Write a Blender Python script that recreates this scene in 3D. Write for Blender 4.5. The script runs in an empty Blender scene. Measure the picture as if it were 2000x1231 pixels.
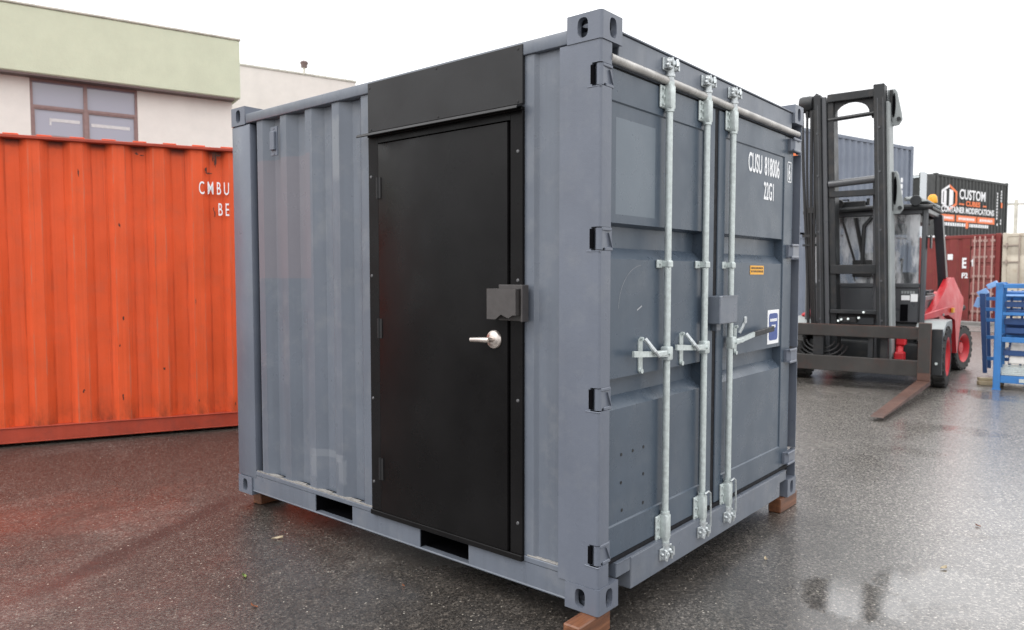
import bpy, bmesh, math, random
from mathutils import Vector, Matrix
random.seed(7)
R = math.radians
scene = bpy.context.scene
COL = scene.collection

# ------------------------------------------------------------------ camera
cam_d = bpy.data.cameras.new('camera')
cam = bpy.data.objects.new('camera', cam_d)
COL.objects.link(cam)
YAW, PITCH = 0.7001, -0.0545
fw = Vector((math.cos(YAW)*math.cos(PITCH), math.sin(YAW)*math.cos(PITCH), math.sin(PITCH)))
cam.location = (-2.6454, -1.7409, 1.5873)
cam.rotation_euler = fw.to_track_quat('-Z', 'Y').to_euler()
cam_d.sensor_width = 36
cam_d.lens = 1450.5/2000*36
cam_d.clip_start, cam_d.clip_end = 0.05, 2000
cam_d.dof.use_dof = True
cam_d.dof.focus_distance = 3.7
cam_d.dof.aperture_fstop = 3.2
scene.camera = cam

# ------------------------------------------------------------------ world: bright even overcast
SUN_ELEV, SUN_AZ = 48, 158          # azimuth = direction the light comes from, degrees from +X
world = bpy.data.worlds.new("World"); scene.world = world; world.use_nodes = True
nt = world.node_tree; nt.nodes.clear()
N = nt.nodes.new; L = nt.links.new
wo = N('ShaderNodeOutputWorld')
sky = N('ShaderNodeTexSky'); sky.sky_type = 'NISHITA'; sky.sun_disc = False
sky.sun_elevation = R(SUN_ELEV); sky.sun_rotation = R(90-SUN_AZ)
hs = N('ShaderNodeHueSaturation'); hs.inputs['Saturation'].default_value = 0.25
L(sky.outputs[0], hs.inputs['Color'])
b1 = N('ShaderNodeBackground'); b1.inputs[1].default_value = 0.05
L(hs.outputs[0], b1.inputs[0])
tc = N('ShaderNodeTexCoord'); sx = N('ShaderNodeSeparateXYZ'); L(tc.outputs['Generated'], sx.inputs[0])
rp = N('ShaderNodeValToRGB')
rp.color_ramp.elements[0].position = 0.0; rp.color_ramp.elements[0].color = (.86, .86, .86, 1)
rp.color_ramp.elements[1].position = 1.0; rp.color_ramp.elements[1].color = (2.3, 2.3, 2.32, 1)
e = rp.color_ramp.elements.new(.18); e.color = (.95, .95, .955, 1)
e = rp.color_ramp.elements.new(.42); e.color = (1.5, 1.5, 1.51, 1)
L(sx.outputs[2], rp.inputs[0])
b2 = N('ShaderNodeBackground'); b2.inputs[1].default_value = 1.5
L(rp.outputs[0], b2.inputs[0])
ad = N('ShaderNodeAddShader'); L(b1.outputs[0], ad.inputs[0]); L(b2.outputs[0], ad.inputs[1])
L(ad.outputs[0], wo.inputs[0])

sun_d = bpy.data.lights.new('sun', 'SUN'); sun_d.energy = 1.3; sun_d.angle = R(25); sun_d.color = (1, .97, .93)
sun = bpy.data.objects.new('sun', sun_d); COL.objects.link(sun)
sd = Vector((math.cos(R(SUN_ELEV))*math.cos(R(SUN_AZ)), math.cos(R(SUN_ELEV))*math.sin(R(SUN_AZ)), math.sin(R(SUN_ELEV))))
sun.rotation_euler = sd.to_track_quat('Z', 'Y').to_euler()
sun.location = (-20, -10, 30)

scene.view_settings.view_transform = 'Standard'
scene.view_settings.look = 'None'
scene.view_settings.exposure = -0.3
scene.view_settings.gamma = 1

# ------------------------------------------------------------------ material helpers
class Mat:
    def __init__(s, name):
        s.m = bpy.data.materials.new(name); s.m.use_nodes = True
        s.t = s.m.node_tree; s.b = s.t.nodes['Principled BSDF']
        s.co = None
    def n(s, typ, **kw):
        x = s.t.nodes.new(typ)
        for k, v in kw.items(): setattr(x, k, v)
        return x
    def l(s, a, b): s.t.links.new(a, b)
    def coord(s, scale=(1, 1, 1), rot=(0, 0, 0), loc=(0, 0, 0)):
        if s.co is None: s.co = s.n('ShaderNodeTexCoord')
        mp = s.n('ShaderNodeMapping')
        mp.inputs['Scale'].default_value = scale; mp.inputs['Rotation'].default_value = rot
        mp.inputs['Location'].default_value = loc
        s.l(s.co.outputs['Object'], mp.inputs[0]); return mp.outputs[0]
    def noise(s, scale, detail=4, rough=.55, vec=None, dist=0):
        x = s.n('ShaderNodeTexNoise'); x.inputs['Scale'].default_value = scale
        x.inputs['Detail'].default_value = detail; x.inputs['Roughness'].default_value = rough
        x.inputs['Distortion'].default_value = dist
        s.l(vec if vec is not None else s.coord(), x.inputs['Vector']); return x.outputs['Fac']
    def voro(s, scale, vec=None, feat='F1', out='Distance', rnd=1):
        x = s.n('ShaderNodeTexVoronoi', feature=feat); x.inputs['Scale'].default_value = scale
        x.inputs['Randomness'].default_value = rnd
        s.l(vec if vec is not None else s.coord(), x.inputs['Vector']); return x.outputs[out]
    def ramp(s, fac, stops):
        x = s.n('ShaderNodeValToRGB'); cr = x.color_ramp
        while len(cr.elements) < len(stops): cr.elements.new(.5)
        for e, (p, c) in zip(cr.elements, stops):
            e.position = p
            e.color = (c, c, c, 1) if isinstance(c, (int, float)) else (*c, 1)
        s.l(fac, x.inputs[0]); return x.outputs[0]
    def mix(s, fac, a, b, mode='MIX'):
        x = s.n('ShaderNodeMix', data_type='RGBA', blend_type=mode)
        for v, i in ((fac, 0), (a, 6), (b, 7)):
            if isinstance(v, (int, float)): x.inputs[i].default_value = v if i == 0 else (v, v, v, 1)
            elif isinstance(v, tuple): x.inputs[i].default_value = (*v, 1)
            else: s.l(v, x.inputs[i])
        return x.outputs[2]
    def math(s, op, a, b=0.0, clamp=False):
        x = s.n('ShaderNodeMath', operation=op); x.use_clamp = clamp
        for v, i in ((a, 0), (b, 1)):
            if isinstance(v, (int, float)): x.inputs[i].default_value = v
            else: s.l(v, x.inputs[i])
        return x.outputs[0]
    def bump(s, h, strength=.2, dist=.01):
        x = s.n('ShaderNodeBump'); x.inputs['Strength'].default_value = strength
        x.inputs['Distance'].default_value = dist
        s.l(h, x.inputs['Height']); s.l(x.outputs[0], s.b.inputs['Normal']); return x
    def set(s, **kw):
        for k, v in kw.items():
            i = s.b.inputs[k]
            if isinstance(v, (int, float)): i.default_value = v
            elif isinstance(v, tuple): i.default_value = (*v, 1) if len(v) == 3 else v
            else: s.l(v, i)
        return s

def paint(name, col, rough=.4, var=.18, streak=.15, bump=.12, spec=.5, dirt=None, dirt_amt=.3, chips=None, chip_t=.7, fine=260, drops=0):
    m = Mat(name)
    dark = tuple(c*(1-var) for c in col); light = tuple(min(1, c*(1+var)+.004) for c in col)
    base = m.ramp(m.noise(2.3, 5), [(.3, dark), (.7, light)])
    if streak:
        st = m.noise(1, 4, .6, m.coord((14, 14, .7)))
        base = m.mix(m.ramp(st, [(.35, 0), (.75, streak)]), base, tuple(min(1, c*1.25+.03) for c in col))
        st2 = m.noise(1, 3, .6, m.coord((23, 23, .45), loc=(3, 7, 1)))
        base = m.mix(m.ramp(st2, [(.5, 0), (.8, streak)]), base, tuple(c*.6 for c in col))
    if dirt:
        base = m.mix(m.ramp(m.noise(6, 6, .7), [(.5, 0), (.72, dirt_amt)]), base, dirt)
    if chips:
        c = m.ramp(m.noise(9, 8, .75), [(chip_t, 0), (chip_t+.05, 1)])
        base = m.mix(c, base, chips)
    m.set(**{'Base Color': base, 'Roughness': m.ramp(m.noise(5, 4), [(.3, max(.05, rough-.08)), (.7, min(1, rough+.1))]), 'Specular IOR Level': spec})
    h = m.noise(fine, 3)
    h2 = m.noise(38, 2)
    hh = m.math('ADD', h, m.math('MULTIPLY', h2, 1.5))
    if drops:
        vd = m.voro(75); vc = m.voro(75, out='Color')
        sc = m.n('ShaderNodeSeparateColor'); m.l(vc, sc.inputs[0])
        dm = m.math('MULTIPLY', m.ramp(vd, [(.10, 1), (.24, 0)]), m.ramp(sc.outputs[0], [(.70, 0), (.74, 1)]))
        hh = m.math('ADD', hh, m.math('MULTIPLY', dm, drops))
    m.bump(hh, bump, .0025)
    return m.m

def plain(name, col, rough=.5, metal=0, var=.1, scale=20, bump=0, spec=.5):
    m = Mat(name)
    base = m.ramp(m.noise(scale, 5), [(.3, tuple(c*(1-var) for c in col)), (.7, tuple(min(1, c*(1+var)) for c in col))])
    m.set(**{'Base Color': base, 'Roughness': m.ramp(m.noise(scale*1.7, 3), [(.3, rough*.8), (.7, min(1, rough*1.2))]), 'Metallic': metal, 'Specular IOR Level': spec})
    if bump: m.bump(m.noise(scale*8, 3), bump, .003)
    return m.m

# ---- materials
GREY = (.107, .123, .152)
M = {}
M['grey'] = paint('slate grey paint', GREY, .32, .09, .26, .10, .5, dirt=(.21, .215, .225), dirt_amt=.35, drops=6)
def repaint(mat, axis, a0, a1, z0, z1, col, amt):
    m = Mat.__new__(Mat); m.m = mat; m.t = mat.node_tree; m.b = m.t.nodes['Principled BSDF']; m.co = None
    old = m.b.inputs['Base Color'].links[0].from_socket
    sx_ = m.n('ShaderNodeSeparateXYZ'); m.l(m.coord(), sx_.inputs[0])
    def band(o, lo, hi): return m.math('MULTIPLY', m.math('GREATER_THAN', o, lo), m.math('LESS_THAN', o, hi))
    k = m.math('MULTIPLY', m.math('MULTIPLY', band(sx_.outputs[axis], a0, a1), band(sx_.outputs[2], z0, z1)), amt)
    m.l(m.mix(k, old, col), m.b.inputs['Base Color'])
repaint(M['grey'], 1, 2.09, 2.71, 1.464, 2.22, (.150, .138, .158), .75)
def smear(mat, y0, y1, z0, z1, col, amt, sc_):
    m = Mat.__new__(Mat); m.m = mat; m.t = mat.node_tree; m.b = m.t.nodes['Principled BSDF']; m.co = None
    old = m.b.inputs['Base Color'].links[0].from_socket
    sx_ = m.n('ShaderNodeSeparateXYZ'); m.l(m.coord(), sx_.inputs[0])
    def soft(o, lo, hi):
        q = m.math('DIVIDE', m.math('ABSOLUTE', m.math('SUBTRACT', o, (lo+hi)/2)), (hi-lo)/2)
        q = m.math('ADD', q, m.math('MULTIPLY', m.math('SUBTRACT', m.noise(sc_, 5, .7), .5), .8))
        return m.ramp(q, [(.75, 1), (1.0, 0)])
    k = m.math('MULTIPLY', m.math('MULTIPLY', soft(sx_.outputs[1], y0, y1), soft(sx_.outputs[2], z0, z1)), amt)
    m.l(m.mix(k, old, col), m.b.inputs['Base Color'])
smear(M['grey'], 1.80, 1.87, 2.02, 2.40, (.20, .215, .235), .6, 9)
smear(M['grey'], 1.78, 2.12, .375, .425, (.19, .205, .23), .6, 14)
smear(M['grey'], 1.78, 1.85, .24, .40, (.19, .205, .23), .5, 14)
smear(M['grey'], 2.06, 2.12, .24, .40, (.19, .205, .23), .5, 14)
M['grey_post'] = paint('slate grey post paint', (.117, .132, .166), .34, .08, .08, .16, .5, fine=170, drops=8, dirt=(.20, .21, .22), dirt_amt=.25)
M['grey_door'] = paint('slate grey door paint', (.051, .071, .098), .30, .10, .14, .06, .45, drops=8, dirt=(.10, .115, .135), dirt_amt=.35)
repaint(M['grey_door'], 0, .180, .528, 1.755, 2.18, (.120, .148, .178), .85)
M['grey_edge'] = plain('wet worn grey edge', (.32, .33, .35), .35)
M['black_coat'] = paint('black powder coat', (.0048, .0044, .0047), .30, .12, .0, .05, .12, drops=8)
M['black_steel'] = paint('black satin steel', (.012, .012, .013), .42, .15, .0, .08, .32)
M['guard'] = plain('dark bronze steel guard', (.055, .050, .049), .42, .0, .12, 30, .15)
M['dark'] = plain('dark cavity shade', (.004, .004, .005), .9, spec=.02)  # near black, stands in for shade inside pockets and slots
M['gasket'] = plain('black rubber gasket', (.008, .008, .010), .6, spec=.2)
M['galv'] = plain('galvanised steel', (.52, .57, .56), .42, .35, .16, 45, .1)
M['galv_bright'] = plain('bright zinc casting', (.50, .53, .54), .34, .6, .25, 60, .25)
M['nickel'] = plain('brushed nickel', (.60, .54, .50), .30, .9, .08, 60)
M['gutter'] = plain('worn steel gutter bar', (.40, .385, .365), .30, .35, .3, 9)
M['white'] = plain('white vinyl lettering', (.80, .81, .82), .45, 0, .04)
M['yellow'] = plain('yellow sticker', (.75, .36, .015), .4, 0, .05)
M['blue_label'] = plain('blue label print', (.02, .055, .24), .35, 0, .06)
M['red_print'] = plain('red print', (.35, .03, .03), .4)
M['screw'] = plain('zinc screw head', (.12, .12, .125), .4, .5)
M['grip'] = plain('black rubber grip', (.012, .012, .014), .5)
M['caulk'] = plain('pale sealant bead', (.25, .24, .225), .6, 0, .3, 30)
# wood
m = Mat('wet reddish timber')
g = m.noise(1, 6, .65, m.coord((3, 40, 40)))
m.set(**{'Base Color': m.ramp(g, [(.25, (.05, .019, .009)), (.55, (.16, .062, .028)), (.8, (.26, .12, .06))]), 'Roughness': .45})
m.bump(g, .5, .006); M['wood'] = m.m
# orange container
M['orange'] = paint('weathered orange paint', (.66, .078, .015), .5, .13, .22, .3, .35, dirt=(.50, .10, .055), dirt_amt=.4, chips=(.07, .022, .012), chip_t=.71)
M['orange_rail'] = paint('weathered orange rail', (.36, .045, .020), .5, .18, .2, .3, .35, dirt=(.22, .045, .03), dirt_amt=.6, chips=(.04, .018, .012), chip_t=.66)
def orange_panel():
    mat = paint('weathered orange panel paint', (.66, .082, .018), .5, .10, .30, .3, .28, dirt=(.46, .10, .05), dirt_amt=.3, chips=(.07, .022, .012), chip_t=.69)
    m = Mat.__new__(Mat); m.m = mat; m.t = mat.node_tree; m.b = m.t.nodes['Principled BSDF']; m.co = None
    old = m.b.inputs['Base Color'].links[0].from_socket
    sx_ = m.n('ShaderNodeSeparateXYZ'); m.l(m.coord(), sx_.inputs[0])
    fr_ = m.math('FRACT', m.math('DIVIDE', m.math('ADD', sx_.outputs[0], 20*.345-.08+6.058-.16), .345))
    def near(c, w_): return m.ramp(m.math('ABSOLUTE', m.math('SUBTRACT', fr_, c)), [(0, 1), (w_, 0)])
    ns = m.ramp(m.noise(1, 6, .7, m.coord((60, 60, 5))), [(.47, 0), (.60, 1)])
    ns2 = m.ramp(m.noise(1, 5, .7, m.coord((40, 40, 2.2), loc=(5, 0, 2))), [(.44, 0), (.62, 1)])
    e1 = m.math('MAXIMUM', near(.015, .035), near(.30, .03))
    c = m.mix(m.math('MULTIPLY', m.math('MULTIPLY', e1, ns), .5), old, (.42, .20, .13))
    e2 = m.math('MAXIMUM', near(.47, .04), near(.83, .05))
    c = m.mix(m.math('MULTIPLY', m.math('MULTIPLY', e2, ns2), .6), c, (.30, .040, .012))
    low = m.ramp(sx_.outputs[2], [(0, 1), (.18, 1), (.42, 0)])
    gr = m.ramp(m.noise(1, 6, .7, m.coord((9, 9, 3))), [(.42, 0), (.68, 1)])
    c = m.mix(m.math('MULTIPLY', m.math('MULTIPLY', low, gr), .75), c, (.13, .035, .018))
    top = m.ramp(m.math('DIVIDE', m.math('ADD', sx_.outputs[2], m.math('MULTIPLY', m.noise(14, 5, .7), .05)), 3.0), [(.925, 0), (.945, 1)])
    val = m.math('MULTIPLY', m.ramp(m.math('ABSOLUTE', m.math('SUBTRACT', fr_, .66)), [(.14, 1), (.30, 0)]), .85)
    c = m.mix(m.math('MULTIPLY', top, val), c, (.030, .012, .009))  # valley tops darkened: rail shade painted in, with some grime
    drip = m.ramp(m.noise(1, 5, .65, m.coord((30, 30, .5), loc=(2, 9, 3))), [(.60, 0), (.72, 1)])
    c = m.mix(m.math('MULTIPLY', drip, .45), c, (.26, .045, .018))
    m.l(c, m.b.inputs['Base Color'])
    return mat
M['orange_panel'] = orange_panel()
M['rust'] = plain('dark rust scrape', (.060, .020, .012), .8, 0, .4, 40)
# buildings
def stucco(name, col, var=.05):
    m = Mat(name)
    st = m.noise(1, 4, .6, m.coord((1.2, 1.2, .25)))
    b = m.mix(m.ramp(m.noise(3, 6, .65), [(.35, 0), (.7, .8)]), tuple(c*(1-var) for c in col), tuple(min(1, c*(1+var)) for c in col))
    b = m.mix(m.ramp(st, [(.55, 0), (.8, .25)]), b, tuple(c*.75 for c in col))
    m.set(**{'Base Color': b, 'Roughness': .85, 'Specular IOR Level': .25})
    m.bump(m.noise(45, 4), .4, .01)
    return m.m
M['stucco'] = stucco('pale beige stucco', (.75, .71, .665))
M['stucco2'] = stucco('warm grey stucco', (.72, .67, .625))
M['green'] = stucco('pale sage green stucco', (.57, .60, .46))
M['brown'] = plain('dull brown window frame', (.26, .165, .155), .5)
M['brown_dark'] = plain('dark brown soffit', (.13, .09, .085), .7)
M['coping'] = plain('pale metal coping', (.50, .48, .42), .5, 0, .2, 6)
m = Mat('office window glass'); m.set(**{'Base Color': (.30, .295, .36), 'Roughness': .06, 'Specular IOR Level': 1.0}); m.b.inputs['Coat Weight'].default_value = .6; M['pane'] = m.m  # pale base colour stands in for sky reflected in the panes
M['lightstrip'] = plain('pale blind behind glass', (.6, .58, .58), .6)
# forklift
M['fl_dark'] = paint('greasy charcoal mast paint', (.013, .015, .017), .42, .25, .10, .3, .4, dirt=(.06, .05, .042), dirt_amt=.5)
M['fl_mid'] = paint('dark grey forklift panel', (.058, .061, .067), .35, .1, .1, .12, .5)
M['fl_pale'] = paint('pale grey forklift reflection', (.26, .28, .28), .45, .15, .2, .2, .5)
M['fl_worn'] = paint('worn carriage steel', (.030, .028, .026), .5, .25, .12, .35, .4, dirt=(.075, .028, .02), dirt_amt=.4)
M['fl_red'] = paint('forklift red paint', (.50, .016, .024), .36, .08, .05, .04, .45)
M['rust_fork'] = paint('rusty fork steel', (.085, .040, .028), .5, .3, .15, .5, .5, dirt=(.05, .03, .025), dirt_amt=.8)
m = Mat('tyre rubber'); m.set(**{'Base Color': m.ramp(m.noise(9, 5), [(.3, (.010, .010, .010)), (.75, (.035, .034, .033))]), 'Roughness': .65}); m.bump(m.noise(40, 4), .4, .01); M['rubber'] = m.m
M['hose'] = plain('black hydraulic hose', (.010, .010, .011), .4)
M['amber'] = plain('amber beacon lens', (.80, .36, .02), .25)
m = Mat('cab glass')
tr = m.n('ShaderNodeBsdfTransparent'); tr.inputs[0].default_value = (.72, .75, .77, 1)
gl = m.n('ShaderNodeBsdfGlossy'); gl.inputs['Roughness'].default_value = .03
fr = m.n('ShaderNodeFresnel'); fr.inputs[0].default_value = 1.5
df = m.n('ShaderNodeBsdfDiffuse'); df.inputs[0].default_value = (.80, .81, .83, 1)
mx = m.n('ShaderNodeMixShader'); m.l(fr.outputs[0], mx.inputs[0]); m.l(tr.outputs[0], mx.inputs[1]); m.l(gl.outputs[0], mx.inputs[2])
mx2 = m.n('ShaderNodeMixShader'); m.l(m.ramp(m.noise(1, 5, .6, m.coord((2, 5, 1.6))), [(.40, .05), (.58, .55)]), mx2.inputs[0]); m.l(mx.outputs[0], mx2.inputs[1]); m.l(df.outputs[0], mx2.inputs[2])  # pale diffuse streaks painted in place of reflections on the glass
m.l(mx2.outputs[0], m.t.nodes['Material Output'].inputs[0]); M['cab_glass'] = m.m
# rack
M['blue'] = paint('mid blue stillage paint', (.032, .165, .43), .42, .12, .1, .15, .5, dirt=(.03, .06, .13), dirt_amt=.4)
M['blue_dark'] = paint('navy stillage paint', (.018, .060, .18), .42, .15, .1, .15, .5)
M['blue_pale'] = paint('pale blue flap paint', (.26, .46, .80), .32, .08, .05, .1, .5)
M['foam'] = plain('off white foam block', (.62, .60, .57), .7)
# background containers
M['bg_grey'] = paint('blue grey container paint', (.155, .178, .225), .5, .08, .12, .1, .4)
M['bg_black'] = paint('black container paint', (.020, .022, .021), .45, .15, .1, .1, .4)
M['bg_pale'] = plain('pale grey steel post', (.55, .60, .62), .5)
M['bg_red'] = paint('oxide red container paint', (.185, .028, .026), .5, .15, .3, .1, .4, dirt=(.20, .06, .03), dirt_amt=.5)
M['bg_pink'] = paint('faded red door paint', (.26, .075, .068), .55, .2, .25, .1, .4)
M['bg_beige'] = paint('cream container paint', (.52, .47, .385), .5, .08, .2, .1, .4, dirt=(.32, .22, .13), dirt_amt=.4)
M['bg_orange'] = plain('orange sign print', (.80, .17, .035), .45)
M['bg_taupe'] = plain('taupe container post', (.32, .26, .22), .5, 0, .15, 6)
M['bg_rod'] = plain('faded pink lock rod', (.42, .27, .24), .5)
M['concrete'] = plain('wet concrete', (.22, .21, .20), .3, 0, .2, 3, .2)
M['leaf_green'] = plain('fallen green leaf', (.14, .20, .04), .5)
M['straw'] = plain('pale straw scrap', (.40, .33, .22), .6)
M['leaf_orange'] = plain('orange brown leaf scrap', (.30, .10, .04), .6)
M['stone'] = plain('pale stone chip', (.5, .48, .44), .6)

# ---- wet asphalt
DARK_BAND = (-1.45, 2.36, .10, 3.14)
def asphalt():
    m = Mat('wet asphalt')
    c1 = m.ramp(m.noise(.45, 6, .6), [(.3, (.026, .0225, .0195)), (.7, (.050, .0435, .0378))])
    fine = m.noise(150, 5, .75)
    mid = m.noise(62, 3, .6)
    c2 = m.mix(m.ramp(fine, [(.40, 0), (.68, .9)]), c1, (.100, .088, .075))
    c2 = m.mix(m.ramp(mid, [(.36, .75), (.56, 0)]), c2, (.008, .0065, .0055))
    for sc_, lo, hi in ((115, .48, 1.75), (58, .55, 1.5)):
        cc = m.n('ShaderNodeSeparateColor'); m.l(m.voro(sc_, out='Color'), cc.inputs[0])
        c2 = m.mix(1.0, c2, m.ramp(cc.outputs[0], [(0, lo), (.75, 1.0), (1, hi)]), 'MULTIPLY')
    sx_ = m.n('ShaderNodeSeparateXYZ'); m.l(m.coord(), sx_.inputs[0])
    # asphalt colour lightened towards the open yard, wet sky sheen painted into it
    yard = m.math('SUBTRACT', sx_.outputs[0], m.math('MULTIPLY', sx_.outputs[1], 1.1))
    yard = m.math('ADD', yard, m.math('MULTIPLY', m.math('SUBTRACT', m.noise(1.1, 6, .65), .5), 3.2))
    yk = m.ramp(m.math('DIVIDE', yard, 10.0), [(.13, 0), (.34, 1)])
    patch = m.ramp(m.noise(.9, 6, .65, m.coord((1, 1.6, 1), loc=(1, 4, 0)), .6), [(.52, 0), (.70, .40)])
    grey_mix = m.mix(m.math('MAXIMUM', yk, patch), (1.1, 1.08, 1.06), (3.5, 3.65, 3.8))
    c2 = m.mix(1.0, c2, grey_mix, 'MULTIPLY')
    def seg(ax, ay, bx, by, w_):
        lx, ly = bx-ax, by-ay; L2 = lx*lx+ly*ly
        px = m.math('SUBTRACT', sx_.outputs[0], ax); py = m.math('SUBTRACT', sx_.outputs[1], ay)
        t_ = m.math('DIVIDE', m.math('ADD', m.math('MULTIPLY', px, lx), m.math('MULTIPLY', py, ly)), L2)
        d_ = m.math('DIVIDE', m.math('ABSOLUTE', m.math('SUBTRACT', m.math('MULTIPLY', px, ly), m.math('MULTIPLY', py, lx))), L2**.5)
        d_ = m.math('ADD', m.math('DIVIDE', d_, w_), m.math('MULTIPLY', m.math('SUBTRACT', m.noise(3.5, 5, .65), .5), 1.6))
        e_ = m.ramp(m.math('ABSOLUTE', m.math('SUBTRACT', t_, .5)), [(.40, 1), (.56, 0)])
        return m.math('MULTIPLY', m.ramp(d_, [(.35, 1), (1.0, 0)]), e_)
    dark_band = seg(DARK_BAND[0], DARK_BAND[1], DARK_BAND[2], DARK_BAND[3], .11)  # darker diagonal band across the asphalt
    c2 = m.mix(m.math('MULTIPLY', dark_band, .80), c2, (.012, .0085, .007))
    cell = m.voro(95, out='Color'); d = m.voro(95)
    sp = m.n('ShaderNodeSeparateColor'); m.l(cell, sp.inputs[0])
    stone = m.math('MULTIPLY', m.ramp(sp.outputs[0], [(.93, 0), (.95, 1)]), m.ramp(d, [(.34, 1), (.48, 0)]))
    c3 = m.mix(stone, c2, m.ramp(sp.outputs[1], [(0, (.10, .085, .07)), (.75, (.17, .15, .125)), (1, (.42, .38, .32))]))
    cell2 = m.voro(46, out='Color'); d2 = m.voro(46)
    sp2 = m.n('ShaderNodeSeparateColor'); m.l(cell2, sp2.inputs[0])
    stone2 = m.math('MULTIPLY', m.ramp(sp2.outputs[0], [(.980, 0), (.986, 1)]), m.ramp(d2, [(.17, 1), (.25, 0)]))
    c4 = m.mix(stone2, c3, (.50, .46, .39))
    # wetness: sheets of standing water lie in the hollows on the open side of the yard
    w = m.noise(.55, 5, .55, m.coord((1, 1, 1), loc=(4.3, 1.7, 0)), .4)
    w2 = m.noise(6, 6, .7)
    lean = m.math('SUBTRACT', sx_.outputs[0], m.math('MULTIPLY', sx_.outputs[1], 1.2))
    lean = m.math('MULTIPLY', m.math('SUBTRACT', lean, .8), .10)
    lean = m.math('MINIMUM', m.math('MAXIMUM', lean, -.12), .10)
    ww = m.math('ADD', m.math('ADD', w, lean), m.math('MULTIPLY', m.math('SUBTRACT', w2, .5), .35))
    damp = m.ramp(ww, [(.36, 0), (.56, 1)])
    # one real puddle in front of the right hand corner, ragged along its rim
    def hollow(cx, cy, r_):
        dx = m.math('SUBTRACT', sx_.outputs[0], cx); dy = m.math('SUBTRACT', sx_.outputs[1], cy)
        q = m.math('SQRT', m.math('ADD', m.math('MULTIPLY', dx, dx), m.math('MULTIPLY', dy, dy)))
        q = m.math('ADD', m.math('DIVIDE', q, r_), m.math('MULTIPLY', m.math('SUBTRACT', m.noise(22, 6, .75), .5), 1.1))
        return m.ramp(q, [(.72, 1), (1.0, 0)])
    pud = m.math('MAXIMUM', hollow(1.15, -.72, .30), hollow(1.55, -1.05, .36))
    far = m.ramp(m.noise(.8, 4, .5, m.coord((1, 1, 1), loc=(7, 2, 0))), [(.60, 0), (.68, 1)])
    pud = m.math('MAXIMUM', pud, m.math('MULTIPLY', m.math('MULTIPLY', far, damp), .6))
    m.set(**{'Base Color': c4, 'Roughness': .5, 'Specular IOR Level': .25,
             'Coat Weight': m.ramp(damp, [(0, .38), (1, 1.0)]), 'Coat IOR': 2.0,
             'Coat Roughness': m.mix(pud, m.ramp(damp, [(0, .30), (1, .25)]), .03)})
    hgt = m.math('ADD', m.math('MULTIPLY', fine, 1.0), m.math('MULTIPLY', m.math('SUBTRACT', 1, d), .8))
    bp = m.n('ShaderNodeBump'); bp.inputs['Distance'].default_value = .004
    m.l(hgt, bp.inputs['Height']); bp.inputs['Strength'].default_value = .8
    m.l(bp.outputs[0], m.b.inputs['Normal'])
    cb = m.n('ShaderNodeBump'); cb.inputs['Distance'].default_value = .003
    m.l(hgt, cb.inputs['Height']); m.l(m.mix(pud, m.ramp(damp, [(0, .30), (1, .15)]), .03), cb.inputs['Strength'])
    m.l(cb.outputs[0], m.b.inputs['Coat Normal'])
    return m.m
M['asphalt'] = asphalt()

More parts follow.
